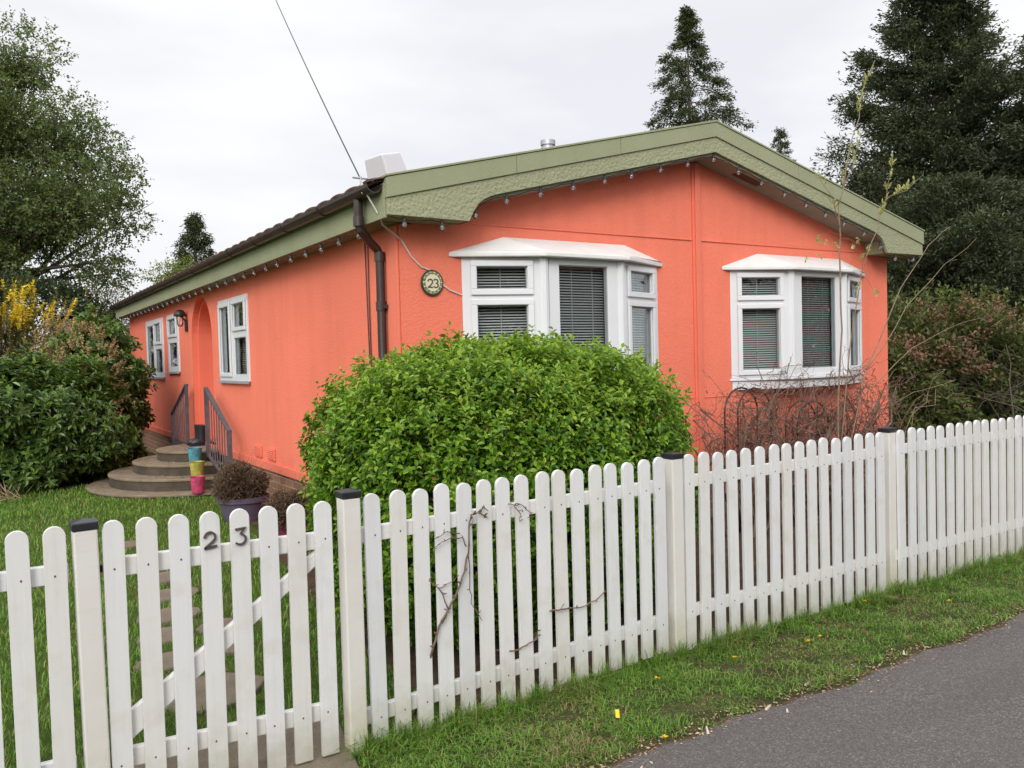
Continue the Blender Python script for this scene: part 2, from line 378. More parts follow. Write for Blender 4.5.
sheet('flower_bed', [(0.5, 0.1), (9.5, 0.1), (9.5, 2.5), (1.7, 2.5), (1.42, 2.6), (1.44, 6.6), (1.10, 6.6), (0.98, 4.6), (0.62, 2.6), (0.46, 1.2)], 0.006, M['soil'])
sheet('bed_under_shrubs', [(-4, 9.0), (-0.6, 8.9), (0.3, 9.6), (0.75, 10.3), (1.45, 10.5), (1.45, 15.6), (-6, 15.6)], 0.006, M['soil'])
pp = [(-0.86, -0.36), (-0.5, -0.40), (-0.08, -0.33), (-0.02, -0.02), (0.04, 0.28), (-0.02, 0.47), (-0.4, 0.52), (-0.8, 0.50), (-0.9, 0.1)]
tag(MB().prism(pp, 'z', -0.05, 0.022).build('path', M['stone'], bevel=0.01), kind='structure')
stones = [(-0.16, 4.95, .17, .15), (-0.09, 4.2, .17, .17), (-0.10, 3.5, .19, .17), (-0.17, 2.97, .20, .17), (-0.26, 2.45, .19, .16), (-0.36, 2.04, .16, .15), (-0.05, 2.02, .13, .15), (-0.42, 1.58, .17, .15), (-0.14, 1.62, .14, .13), (-0.34, 1.0, .26, .24)]
where = ['farthest small stepping stone, nearest the round concrete steps', 'second small stepping stone from the round steps', 'third stepping stone from the round steps on the lawn',
 'stepping stone halfway along the worn lawn path', 'stepping stone just on the gate side of the path midpoint', 'left stone of the farther pair of stepping stones', 'right small stone of the farther pair of stepping stones',
 'left stone of the nearer pair of stepping stones', 'right small stone of the nearer pair of stepping stones', 'largest brown stepping stone just inside the white gate']
for (x, y, a, b), lab in zip(stones, where):
    n = 11; ph = random.random()*6
    poly = [(x + a*math.cos(2*math.pi*i/n+ph)*random.uniform(.86, 1.1), y + b*math.sin(2*math.pi*i/n+ph)*random.uniform(.86, 1.1)) for i in range(n)]
    tag(MB().prism(poly, 'z', -0.03, 0.024).build('stepping_stone', M['stone'], bevel=0.008), lab, 'stepping stone', 'stepping stones across the lawn')

# ------------------------------------------------------------------ bungalow
X0, Y0, W, L = 1.46, 2.532, 6.10, 12.85
X1 = X0 + W; XA = 4.52; YB = Y0 + L
house = empty('bungalow', (X0 + W/2, Y0 + L/2, 0), 'coral pink single storey bungalow with sage green gable boards and two white bay windows', 'house')
def plate(cells, mapf, nvec, t):
    """cells: polygons in 2D sharing corners; mapf maps 2D to 3D; extruded by t along nvec; returns MB"""
    key = {}; vs = []; fs = []
    def vid(p):
        q = (round(p[0], 4), round(p[1], 4))
        if q not in key: key[q] = len(vs); vs.append(q)
        return key[q]
    for c in cells: fs.append([vid(p) for p in c])
    n = len(vs); P = [Vector(mapf(*q)) for q in vs]; Q = [p + Vector(nvec)*t for p in P]
    cnt = {}
    for f in fs:
        for i in range(len(f)):
            a, b = f[i], f[(i+1) % len(f)]; cnt[frozenset((a, b))] = cnt.get(frozenset((a, b)), 0) + 1
    F = [list(f) for f in fs] + [[n+i for i in reversed(f)] for f in fs]
    for f in fs:
        for i in range(len(f)):
            a, b = f[i], f[(i+1) % len(f)]
            if cnt[frozenset((a, b))] == 1: F.append([a, n+a, n+b, b])
    m = MB(); m.add(P + Q, F); return m
def cells_with_holes(us, ws, holes, top=None):
    out = []
    for i in range(len(us)-1):
        for j in range(len(ws)-1):
            u0, u1, w0, w1 = us[i], us[i+1], ws[j], ws[j+1]
            if any(h[0]-1e-4 <= u0 and u1 <= h[1]+1e-4 and h[2]-1e-4 <= w0 and w1 <= h[3]+1e-4 for h in holes): continue
            out.append([(u0, w0), (u1, w0), (u1, w1), (u0, w1)])
    if top:
        for i in range(len(us)-1):
            out.append([(us[i], ws[-1]), (us[i+1], ws[-1]), (us[i+1], top(us[i+1])), (us[i], top(us[i]))])
    return out
slope = (3.692 - 2.893) / (XA - 1.245)
def soff(x): return 3.40 - slope*abs(x - XA)
BAYS = [(1.986, 4.04), (4.99, 7.08)]
BZ0, BZ1 = 1.22, 2.39
us = sorted([X0, 2.03, 4.0, XA, 5.03, 7.04, X1]); ws = [0.43, 1.26, 2.35, 2.60]
fr = cells_with_holes(us, ws, [(2.03, 4.0, 1.26, 2.35), (5.03, 7.04, 1.26, 2.35)], lambda x: soff(x) + 0.02)
plate(fr, lambda u, w: (u, Y0, w), (0, 1, 0), 0.14).build('front_wall', M['coral'], house)
# left wall with window openings and an arched porch
WIN = [(6.66, 8.015, 1.40, 2.427), (10.60, 11.45, 1.515, 2.435), (11.87, 13.47, 1.42, 2.435)]
AY0, AY1, AZB, AZT = 8.47, 9.72, 0.52, 2.575
AC = (AY0+AY1)/2; AR = (AY1-AY0)/2; ASP = AZT - AR*0.95
holes = WIN + [(AY0, AY1, AZB, 2.66)]
us = sorted(set([Y0+0.141, YB, AY0, AY1] + [v for w in WIN for v in w[:2]])); ws = sorted(set([0.43, AZB, 2.66] + [v for w in WIN for v in w[2:]]))
def arch_pts(c, r, zs, zr, n=18): return [(c - r*math.cos(math.pi*i/n), zs + zr*math.sin(math.pi*i/n)) for i in range(n+1)]
ap = arch_pts(AC, AR, ASP, AZT-ASP)
lc = cells_with_holes(us, ws, holes)
for i in range(len(ap)-1): lc.append([ap[i], ap[i+1], (ap[i+1][0], 2.66), (ap[i][0], 2.66)])
def lmap(u, w): return (X0, u, w)
plate(lc, lmap, (1, 0, 0), 0.09).build('side_wall', M['coral'], house)
# inner, slightly narrower arch (the recess behind), then porch box and door
ir = AR - 0.045; ap2 = arch_pts(AC, ir, ASP, AZT-ASP-0.045)
ic = [[(AY0-0.02, AZB-0.02), (AC-ir, AZB-0.02), (AC-ir, ASP), (AY0-0.02, ASP)], [(AC+ir, AZB-0.02), (AY1+0.02, AZB-0.02), (AY1+0.02, ASP), (AC+ir, ASP)]]
o1 = [(AY0-0.02, ASP)] + [(p[0], 2.68) for p in ap2[1:-1]] + [(AY1+0.02, ASP)]
for i in range(len(ap2)-1):
    a, b = ap2[i], ap2[i+1]
    qa = (AY0-0.02, ASP) if i == 0 else (a[0], 2.68); qb = (AY1+0.02, ASP) if i == len(ap2)-2 else (b[0], 2.68)
    ic.append([a, b, qb, qa])
plate(ic, lambda u, w: (X0+0.085, u, w), (1, 0, 0), 0.5).build('porch_arch', M['coral_smooth'], house)
MB().box(X0+0.004, X0+1.0, AY0-0.05, AY1+0.05, 0.40, AZB).build('threshold', M['coral_smooth'], house)
dr = MB().box(X0+0.56, X0+0.60, AY0, AY1, AZB, 2.66).build('door', M['brownred'], house)
MB().box(X0+0.53, X0+0.557, 9.35, 9.38, 1.45, 1.62).build('handle', M['grey_metal'], dr)
MB().box(X0+0.09, X0+0.125, AY0+0.045, AY0+0.075, 2.02, 2.16).tube([(X0+0.105, AY0+0.06, 2.05), (X0+0.07, AY0+0.075, 2.0), (X0+0.07, AY0+0.08, 1.93)], 0.012, 6).build('door_knocker', M['black_metal'], house)
# far walls
MB().box(X1-0.09, X1, Y0+0.142, YB, 0.43, 2.66).build('side_wall', M['coral'], house)
MB().prism([(X0, 0.43), (X1, 0.43), (X1, soff(X1)), (XA, soff(XA)), (X0, soff(X0))], 'y', YB+0.002, YB+0.1).build('rear_wall', M['coral'], house)
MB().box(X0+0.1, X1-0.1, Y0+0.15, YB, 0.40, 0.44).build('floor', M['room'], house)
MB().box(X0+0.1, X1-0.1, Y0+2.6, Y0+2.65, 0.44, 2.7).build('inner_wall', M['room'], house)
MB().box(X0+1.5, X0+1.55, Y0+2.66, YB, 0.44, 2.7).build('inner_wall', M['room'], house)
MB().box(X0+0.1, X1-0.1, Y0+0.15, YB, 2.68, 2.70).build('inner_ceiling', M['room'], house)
# plinth, skirting trim, corner boards, panel joints
MB().box(X0+0.03, X1-0.03, Y0+0.03, YB-0.02, -0.05, 0.43).build('plinth', M['brick'], house)
t = MB().box(X0-0.028, X0-0.002, Y0-0.028, YB, 0.425, 0.52); t.box(X0-0.002, X1+0.02, Y0-0.028, Y0-0.002, 0.425, 0.52); t.build('skirting_trim', M['coral_smooth'], house, bevel=0.006)
MB().box(X0-0.022, X0-0.003, Y0+0.01, Y0+0.20, 0.522, 2.62).build('corner_board', M['coral_smooth'], house, bevel=0.004)
MB().box(4.488, 4.60, Y0-0.018, Y0-0.002, 0.522, soff(4.6)-0.002).box(4.512, 4.575, Y0-0.034, Y0-0.019, 0.522, soff(4.6)-0.003).build('cover_strip', M['coral_smooth'], house, bevel=0.004)
j = MB()
for a, b in ((X0+0.03, 4.48), (4.61, X1-0.03)):
    j.box(a, b, Y0-0.011, Y0-0.002, 2.655, 2.667)
j.box(4.61, X1-0.03, Y0-0.008, Y0-0.002, 1.165, 1.172); j.box(X0+0.03, 4.48, Y0-0.008, Y0-0.002, 1.165, 1.172)
j.build('panel_joint', M['coral_smooth'], house, bevel=0.003)

# gable boards
YBO = 2.242
def mir(p): return (2*XA - p[0], p[1])
gtop = lambda x: 3.692 - slope*abs(x-XA)
lowL = [(1.245, 2.63), (1.905, 2.625), (1.93, 2.67), (1.955, 2.715), (1.99, 2.762), (2.04, 2.80), (2.11, 2.832), (2.20, 2.857)]
low_poly_L = lowL + [(XA, 3.425), (XA, 3.575), (1.245, 2.757)]
MB().prism(low_poly_L, 'y', YBO, YBO+0.03).build('bargeboard', M['green_stucco'], house, bevel=0.003)
MB().prism([mir(p) for p in low_poly_L], 'y', YBO, YBO+0.03).build('bargeboard', M['green_stucco'], house, bevel=0.003)
up = [(1.238, 2.748), (XA, 3.563), (XA, 3.692), (1.238, 2.891)]
jt = 2.95
def upz(x, lo): return (2.748 if lo else 2.891) + (x-1.238)/(XA-1.238)*((3.563-2.748) if lo else (3.692-2.891))
segs = [(1.238, 2.33), (2.334, 3.38), (3.384, XA)]
m = MB()
for a, b in segs: m.prism([(a, upz(a, 1)), (b, upz(b, 1)), (b, upz(b, 0)), (a, upz(a, 0))], 'y', YBO-0.014, YBO+0.05)
m.build('verge_board', M['green'], house, bevel=0.003)
m = MB()
for a, b in segs: m.prism([mir(p) for p in [(a, upz(a, 1)), (b, upz(b, 1)), (b, upz(b, 0)), (a, upz(a, 0))]], 'y', YBO-0.014, YBO+0.05)
m.build('verge_board', M['green'], house, bevel=0.003)
m = MB()
for sgn in (0, 1):
    q = [(1.228, 2.893), (XA, 3.695), (XA, 3.712), (1.228, 2.908)]
    m.prism(q if not sgn else [mir(p) for p in q], 'y', YBO-0.022, YBO+0.14)
m.build('verge_capping', M['green'], house, bevel=0.002)
# soffit between board and wall, level boxes at both ends
m = MB()
for sgn in (0, 1):
    q = [(1.95, soff(1.95)), (XA, soff(XA)), (XA, soff(XA)+0.03), (1.95, soff(1.95)+0.03)]
    m.prism(q if not sgn else [mir(p) for p in q], 'y', YBO+0.032, Y0-0.002)
m.build('soffit', M['soffit'], house)
q = [(4.93, soff(4.93)-0.004), (5.27, soff(5.27)-0.004), (5.27, soff(5.27)+0.005), (4.93, soff(4.93)+0.005)]
vt = MB().prism(q, 'y', YBO+0.09, YBO+0.19).build('soffit_vent', M['black_metal'], house)
for a, b in ((1.248, 1.89), (2*XA-1.89, 2*XA-1.248)): MB().box(a, b, YBO+0.032, Y0-0.003, 2.632, 2.84).build('eave_box', M['green'], house, bevel=0.003)
# side fascia, soffit, roof
MB().box(1.232, 1.25, YBO+0.035, YB+0.25, 2.612, 2.86).build('fascia', M['green'], house, bevel=0.003)
MB().box(2*XA-1.25, 2*XA-1.232, YBO+0.035, YB+0.25, 2.612, 2.86).build('fascia', M['green'], house, bevel=0.003)
MB().box(1.252, X0+0.1, Y0, YB+0.24, 2.622, 2.64).build('eave_soffit', M['soffit'], house)
MB().box(X1-0.1, 2*XA-1.252, Y0, YB+0.24, 2.622, 2.64).build('eave_soffit', M['soffit'], house)
def tile_mat():
    k = NT('roof_tile'); v = k.coord()
    c = k.ramp(k.noise(3.5, 5, 0.65, v), [(0.3, (0.05, 0.026, 0.02)), (0.55, (0.10, 0.042, 0.028)), (0.7, (0.20, 0.075, 0.04))])
    w = k.n('ShaderNodeTexWave', {'Vector': v, 'Scale': 1.6, 'Distortion': 0.3}, bands_direction='Y').outputs['Fac']
    k.set(Base_Color=c, Roughness=0.85); k.bump(w, 0.8, 0.03); return k.m
M['tile'] = tile_mat()
rf = MB()
for sgn in (0, 1):
    q = [(1.175, 2.855), (XA, 3.655), (XA, 3.69), (1.175, 2.888)]
    rf.prism(q if not sgn else [mir(p) for p in q], 'y', YBO+0.052, YB+0.27)
roof = rf.build('roof', M['tile'], house)
# half round tile ends along the left eave
m = MB(); y = YBO + 0.15
while y < YB + 0.2:
    pts = []; n = 6
    for i in range(n+1):
        a = math.pi*i/n; pts.append((y+0.13*math.cos(a), 0.022*math.sin(a)))
    for i in range(n):
        (ya, za), (yb, zb) = pts[i], pts[i+1]
        m.add([(1.15, ya, 2.868+za), (1.15, yb, 2.868+zb), (1.6, yb, 2.976+zb), (1.6, ya, 2.976+za)], [(0, 1, 2, 3)])
        m.add([(1.15, ya, 2.868+za), (1.15, yb, 2.868+zb), (1.15, yb, 2.850+zb), (1.15, ya, 2.850+za)], [(0, 1, 2, 3)])
    y += 0.30
m.build('eave_tiles', M['tile'], roof)
tw = MB().lathe([(0.0, 0.0), (0.064, 0.0), (0.064, 0.27), (0.078, 0.27), (0.078, 0.285), (0.064, 0.287), (0.064, 0.31), (0.078, 0.312), (0.078, 0.36), (0.0, 0.37)], (3.9, 4.0, 3.50), 20)
tw.build('flue_pipe', M['grey_metal'], house, smooth='auto')
# gutter and downpipe
gm = MB(); n = 8; c = (1.17, 2.845); r0, r1 = 0.062, 0.055
prof = [(c[0]-r0*math.cos(math.pi*i/n), c[1]-r0*math.sin(math.pi*i/n)) for i in range(n+1)] + [(c[0]+r1*math.cos(math.pi*i/n), c[1]-r1*math.sin(math.pi*i/n)) for i in range(n+1)]
gm.prism(prof, 'y', YBO+0.055, YB+0.27)
gut = gm.build('gutter', M['brown_plastic'], house)
yy = 3.3
pr = [(c[0]-0.07*math.cos(math.pi*i/n), c[1]-0.07*math.sin(math.pi*i/n)) for i in range(n+1)] + [(c[0]+0.0625*math.cos(math.pi*i/n), c[1]-0.0625*math.sin(math.pi*i/n)) for i in range(n+1)]
while yy < YB:
    MB().prism(pr, 'y', yy, yy+0.04).build('gutter_bracket', M['brown_plastic'], gut); yy += 0.95
DY = 2.77
dp = MB().tube([(1.175, DY-0.16, 2.80), (1.175, DY-0.16, 2.62), (1.185, DY-0.155, 2.575), (1.30, DY-0.06, 2.50), (1.385, DY, 2.455), (1.405, DY, 2.40), (1.405, DY, 0.06), (1.38, DY, 0.03)], 0.034, 12)
for z in (2.63, 2.40, 2.02, 1.1): dp.tube([(1.175 if z > 2.5 else 1.405, DY-(0.16 if z > 2.5 else 0), z-0.035), (1.175 if z > 2.5 else 1.405, DY-(0.16 if z > 2.5 else 0), z+0.035)], 0.041, 12)
dp.box(1.40, 1.458, DY-0.06, DY+0.06, 2.0, 2.03)
dp.build('downpipe', M['brown_plastic'], house, smooth='auto')
# air vents near the skirting
for (a, b) in ((6.29, 6.55), (5.80, 6.04)):
    v = MB().box(X0-0.022, X0-0.002, a, b, 0.545, 0.675)
    for i in range(5): v.box(X0-0.030, X0-0.0225, a+0.02, b-0.02, 0.562+i*0.021, 0.572+i*0.021)
    v.build('air_vent', M['coral_smooth'], house, bevel=0.003)

# windows -----------------------------------------------------------------
def window(name, parent, origin, ang, w, h, lights, depth=0.06, label=None, sill=None, blind_tilt=29, blinds=True):
    """origin: lower-left outer corner seen from outside; ang: rotation about z of the local x axis; local y points outwards(-) / inwards(+).
    lights: list of (x0,x1,z0,z1,opening) glazed areas in local coords"""
    ca, sa = math.cos(ang), math.sin(ang)
    def T(p): return (origin[0] + p[0]*ca - p[1]*sa, origin[1] + p[0]*sa + p[1]*ca, origin[2] + p[2])
    def tb(mb, x0, x1, y0, y1, z0, z1):
        q = [(x0,y0,z0),(x1,y0,z0),(x1,y1,z0),(x0,y1,z0),(x0,y0,z1),(x1,y0,z1),(x1,y1,z1),(x0,y1,z1)]
        mb.add([T(p) for p in q], [(3,2,1,0),(4,5,6,7),(0,1,5,4),(1,2,6,5),(2,3,7,6),(3,0,4,7)])
    # frame = full slab minus lights
    us = sorted(set([0, w] + [v for l in lights for v in l[:2]])); ws = sorted(set([0, h] + [v for l in lights for v in l[2:4]]))
    cells = cells_with_holes(us, ws, [l[:4] for l in lights])
    fm = plate(cells, lambda u, v: T((u, 0, v)), Vector((-sa, ca, 0)), depth)
    fo = fm.build('frame' if parent.name.startswith('bay') or parent is not house else name, M['pvc'], parent, bevel=0.004)
    if label: fo['label'] = label
    for (x0, x1, z0, z1, opn) in lights:
        if opn:   # proud sash ring
            b = 0.048; s = MB()
            for q in ((x0-b, x1+b, z1+0.002, z1+b), (x0-b, x1+b, z0-b, z0-0.002), (x0-b, x0-0.002, z0-0.002, z1+0.002), (x1+0.002, x1+b, z0-0.002, z1+0.002)):
                tb(s, q[0], q[1], -0.022, -0.003, q[2], q[3])
            s.build('sash', M['pvc'], fo if parent is house else parent, bevel=0.005)
        gk = MB()
        for q in ((x0, x1, z1-0.008, z1), (x0, x1, z0, z0+0.008), (x0, x0+0.008, z0+0.008, z1-0.008), (x1-0.008, x1, z0+0.008, z1-0.008)):
            tb(gk, q[0]+0.0005, q[1]-0.0005, 0.012, 0.022, q[2], q[3])
        P = fo if parent is house else parent
        gk.build('gasket', M['pvc_grey'], P)
        g = MB(); tb(g, x0, x1, 0.022, 0.026, z0, z1); g.build('pane', M['glass'], P)
        if blinds:
            s = MB(); z = z0 - 0.01; tl = R(blind_tilt); hw = 0.0125
            while z < z1 + 0.01:
                dy, dz = hw*math.cos(tl), hw*math.sin(tl); yc = depth + 0.035
                a = [(x0-0.02, yc-dy, z-dz), (x1+0.02, yc-dy, z-dz), (x1+0.02, yc, z+0.002), (x0-0.02, yc, z+0.002), (x0-0.02, yc+dy, z+dz), (x1+0.02, yc+dy, z+dz)]
                s.add([T(p) for p in a], [(0, 1, 2, 3), (3, 2, 5, 4)]); z += 0.0225
            bo = s.build('blind', M['blind'], P, recalc=False)
            if x1-x0 > 0.3:
                cmb = MB()
                for fx in ((0.35, 0.78) if x1-x0 > 0.5 else (0.5,)):
                    xx = x0 + (x1-x0)*fx; tb(cmb, xx-0.0025, xx+0.0025, depth+0.012, depth+0.0165, z0, z1)
                cmb.build('blind_cord', M['cord'], P)
    return fo
def bay(xl, xr, lab):
    a, D = 0.63, 0.235
    yf = Y0 - D; ang = math.atan2(-D, a); sw = math.hypot(a, D)
    bm = MB()
    # base board under the windows and the sill; solid tray
    plan = [(xl, Y0-0.002), (xl+a, yf), (xr-a, yf), (xr, Y0-0.002)]
    def inset(d): return [(xl+d*1.4, Y0-0.002), (xl+a+d*0.35, yf+d), (xr-a-d*0.35, yf+d), (xr-d*1.4, Y0-0.002)]
    bm.prism(inset(0.004), 'z', BZ0, BZ0+0.085)
    root = bm.build('bay_window', M['pvc'], house, bevel=0.004); root['label'] = lab
    MB().prism([(xl-0.03, Y0-0.003), (xl+a-0.012, yf-0.035), (xr-a+0.012, yf-0.035), (xr+0.03, Y0-0.003)], 'z', BZ0+0.088, BZ0+0.115).build('sill', M['pvc'], root, bevel=0.006)
    zb = BZ0 + 0.117; h = BZ1 - zb
    up0, up1 = h-0.245, h-0.07     # top opener glass
    lo0, lo1 = 0.075, h-0.375
    # corner posts
    for (px, py) in plan[1:3]: MB().tube([(px, py+0.022, zb+0.001), (px, py+0.022, BZ1-0.001)], 0.045, 10).build('corner_post', M['pvc'], root)
    e = 0.045
    dx, dy = math.cos(ang), math.sin(ang)
    window('frame', root, (xl, Y0, zb), ang, sw-e, h, [(0.12, sw-e-0.10, up0, up1, True), (0.12, sw-e-0.10, lo0, lo1, True)], sill=None)
    window('frame', root, (xl+a+e, yf, zb), 0, (xr-xl-2*a)-2*e, h, [(0.10, (xr-xl-2*a)-2*e-0.10, lo0, up1+0.02, False)])
    window('frame', root, (xr-a+dx*e, yf-dy*e, zb), -ang, sw-e, h, [(0.10, sw-e-0.12, up0, up1, True), (0.10, sw-e-0.12, lo0, lo1, True)])
    # canopy: moulded top with hipped slope up to the wall
    k = 0.085
    o = [(xl-0.115, Y0-0.003), (xl+a-0.03, yf-k), (xr-a+0.03, yf-k), (xr+0.07, Y0-0.003)]
    z0, z1 = BZ1+0.002, BZ1+0.038
    zt = 2.575
    V = [(x, y, z0) for x, y in o] + [(x, y, z1) for x, y in o]
    def lerp(p, q, t): return tuple(p[i]+(q[i]-p[i])*t for i in range(3))
    r1 = (xl+a*0.55, Y0-0.003, zt-0.012); r2 = (xr-a*0.7, Y0-0.003, zt); 
    V += [(xl+a*0.62, Y0-0.003, zt), (xr-a*0.62, Y0-0.003, zt)]
    # soft shoulder
    V += [(xl+0.03, Y0-0.06, z1+0.012), (xl+a, yf-k+0.06, z1+0.018), (xr-a, yf-k+0.06, z1+0.018), (xr-0.03, Y0-0.06, z1+0.012)]
    F = [(0,1,2,3),(0,4,5,1),(1,5,6,2),(2,6,7,3),
         (4,10,11,5),(5,11,12,6),(6,12,13,7),
         (10,8,11),(11,8,9,12),(12,9,13),(4,8,10),(13,9,7),(0,3,7,9,8,4)]
    MB().add(V, F).build('canopy', M['canopy'], root, bevel=0.008, seg=3)
    # inside: head lining so the recess stays roofed
    MB().prism(inset(0.03), 'z', BZ1-0.004, BZ1-0.001).build('head_board', M['pvc'], root)
    return root
bay(*BAYS[0], 'white three sided bay window behind the clipped green hedge')
bay(*BAYS[1], 'white three sided bay window above the bare climbing rose')
def side_window(y0, y1, z0, z1, lights, lab):
    # outside is -x: local x axis runs towards -y when seen from outside -> angle -90deg
    w = window('window', house, (X0-0.018, y1, z0), -math.pi/2, y1-y0, z1-z0, lights, depth=0.07, label=lab)
    MB().box(X0-0.05, X0-0.019, y0-0.01, y1+0.01, z0-0.03, z0-0.001).build('sill', M['pvc_grey'], w, bevel=0.003)
    return w
w, h = 1.355, 1.027
side_window(*WIN[0], [(0.10, 0.56, 0.10, h-0.10, True), (0.74, w-0.10, h-0.37, h-0.09, True), (0.74, w-0.09, 0.08, h-0.50, False)], 'largest side window, right of the arched porch')
w, h = 0.85, 0.92
side_window(*WIN[1], [(0.12, w-0.12, h-0.32, h-0.08, True), (0.12, w-0.12, 0.08, h-0.46, False)], 'narrow side window beside the bulkhead lamp')
w, h = 1.60, 1.015
side_window(*WIN[2], [(0.10, 0.72, 0.10, h-0.10, False), (0.90, w-0.12, h-0.40, h-0.09, True), (0.90, w-0.10, 0.08, h-0.53, False)], 'farthest side window, beside the laurel')

# wall lamp
lp = MB().box(X0-0.025, X0-0.002, 9.93, 10.05, 2.12, 2.30).tube([(X0-0.025, 9.99, 2.28), (X0-0.07, 9.99, 2.33), (X0-0.10, 9.99, 2.36)], 0.012, 8)
lamp = empty('wall_lamp', (X0-0.01, 9.99, 2.0), 'dark domed outdoor lamp on the coral side wall left of the arch', 'lamp')
lp.build('bracket', M['black_metal'], lamp)
MB().lathe([(0.01, 0.085), (0.05, 0.075), (0.08, 0.04), (0.092, -0.01), (0.086, -0.015), (0.065, 0.025), (0.02, 0.05)], (X0-0.10, 9.99, 2.36), 18).build('lamp_shade', M['black_metal'], lamp, smooth=True)
MB().lathe([(0.0, -0.17), (0.03, -0.165), (0.045, -0.13), (0.05, -0.02), (0.04, 0.0)], (X0-0.10, 9.99, 2.36), 16).build('glass_globe', M['bulb'], lamp, smooth=True)

# house number plaque -------------------------------------------------------
def ribbon(mb, pts, w, y0, y1, closed=False, org=(0, 0), s=1.0):
    """flat stroke through 2D points (x,z), extruded from y0 to y1"""
    P = [Vector((org[0]+p[0]*s, org[1]+p[1]*s)) for p in pts]; n = len(P); Lq = []; Rq = []
    for i in range(n):
        t = (P[min(i+1, n-1)] - P[max(i-1, 0)]).normalized(); nn = Vector((-t.y, t.x)) * w/2
        Lq.append(P[i]+nn); Rq.append(P[i]-nn)
    for i in range(n-1):
        a = [(Lq[i].x, y0, Lq[i].y), (Lq[i+1].x, y0, Lq[i+1].y), (Rq[i+1].x, y0, Rq[i+1].y), (Rq[i].x, y0, Rq[i].y)]
        b = [(p[0], y1, p[2]) for p in a]; mb.hexa(a, b)
two = [(-0.36+0.02, 0.62)] + [(0.34*math.cos(a), 0.62+0.36*math.sin(a)) for a in np.linspace(math.pi*0.93, -0.35, 10)] + [(0.12, 0.30), (-0.16, 0.10), (-0.38, -0.06), (0.42, 0.03)]
three = [(-0.30, 0.93), (0.36, 1.0), (0.02, 0.60)] + [(0.0+0.36*math.cos(a), 0.24+0.34*math.sin(a)) for a in np.linspace(1.35, -2.5, 14)]
pl = empty('house_number_plaque', (1.72, Y0-0.004, 2.09), 'round ceramic plaque reading 23 beside the left bay window', 'plaque')
PC = (1.72, 2.186)
def disc(mb, r, y0, y1, n=32, rw=1.0): mb.prism([(PC[0]+r*math.cos(2*math.pi*i/n), PC[1]+rw*r*math.sin(2*math.pi*i/n)) for i in range(n)], 'y', y0, y1)
mb = MB(); disc(mb, 0.096, Y0-0.018, Y0-0.004, rw=1.05); mb.build('rim', simple('plaque_rim', (0.035, 0.04, 0.03), 0.3), pl, bevel=0.004)
mb = MB(); disc(mb, 0.084, Y0-0.021, Y0-0.0185, rw=1.05); mb.build('border', simple('plaque_border', (0.20, 0.24, 0.13), 0.25, 0.35, 45), pl)
mb = MB(); disc(mb, 0.062, Y0-0.024, Y0-0.0215, rw=1.05); mb.build('plate', simple('plaque_cream', (0.72, 0.66, 0.47), 0.22, 0.05), pl)
mb = MB()
for i in range(14):
    a = 2*math.pi*i/14; mb.lathe([(0.0, -0.010), (0.010, 0.0), (0.0, 0.010)], (PC[0]+0.074*math.cos(a), Y0-0.0225, PC[1]+0.077*math.sin(a)), 6)
mb.build('flower_border', simple('plaque_flowers', (0.55, 0.50, 0.36), 0.3, 0.5, 70), pl)
two_n = [(0.33*math.cos(a), 0.66+0.32*math.sin(a)) for a in np.linspace(math.pi*0.95, -0.5, 10)] + [(0.05, 0.25), (-0.33, 0.0), (0.36, 0.0)]
three_n = [(0.30*math.cos(a), 0.74+0.25*math.sin(a)) for a in np.linspace(2.7, -1.2, 10)] + [(0.03, 0.50)] + [(0.33*math.cos(a), 0.24+0.26*math.sin(a)) for a in np.linspace(1.3, -2.7, 12)]
mb = MB(); ribbon(mb, two_n, 0.0085, Y0-0.0285, Y0-0.0242, org=(PC[0]-0.024, PC[1]-0.034), s=0.062); mb.build('number', M['number'], pl)
mb = MB(); ribbon(mb, three_n, 0.0085, Y0-0.0285, Y0-0.0242, org=(PC[0]+0.024, PC[1]-0.034), s=0.062); mb.build('number', M['number'], pl)

# string lights ---------------------------------------------------------------
def bulb_proto(name_loc, parent):
    b = MB().lathe([(0.0, -0.074), (0.010, -0.072), (0.018, -0.065), (0.0215, -0.054), (0.020, -0.043), (0.013, -0.033), (0.010, -0.028), (0.0, -0.027)], name_loc, 12).build('bulb', M['bulb'], parent, smooth=True)
    MB().lathe([(0.0, -0.032), (0.0135, -0.032), (0.0145, -0.008), (0.010, 0.002), (0.0, 0.004)], name_loc, 10).build('socket', M['cable_black'], b, smooth='auto')
    return b
def string_lights(label, pts, step, first_sag=0.012):
    P = [Vector(p) for p in pts]; d = [0]
    for i in range(1, len(P)): d.append(d[-1] + (P[i]-P[i-1]).length)
    def at(s):
        for i in range(1, len(P)):
            if s <= d[i]: return P[i-1].lerp(P[i], (s-d[i-1])/max(1e-6, d[i]-d[i-1]))
        return P[-1]
    root = empty('string_lights', at(d[-1]/2), label, 'string lights')
    cable = []; s = 0
    while s < d[-1]:
        cable.append(at(s) + Vector((0, 0, -0.012*abs(math.sin(math.pi*s/step)) - random.uniform(0, 0.006)))); s += step/4
    MB().tube(cable, 0.004, 5).build('cable', M['cable_black'], root)
    s = step*0.35; proto = None
    while s < d[-1]:
        p = at(s)
        if proto is None:
            proto = bulb_proto(p, root); p0 = p
        else:
            c = copy_tree(proto, root, p - p0)
            c.rotation_euler = (random.uniform(-.15, .15), random.uniform(-.15, .15), 0)
            # keep the lamp hanging from its own socket: rotate about its holder
            Rm = c.rotation_euler.to_matrix(); c.location = (p - wloc(root)) - Rm @ (Vector(p0) - wloc(root)) if False else c.location
            c.rotation_euler = (0, 0, 0)
        s += step * random.uniform(0.93, 1.07)
    return root
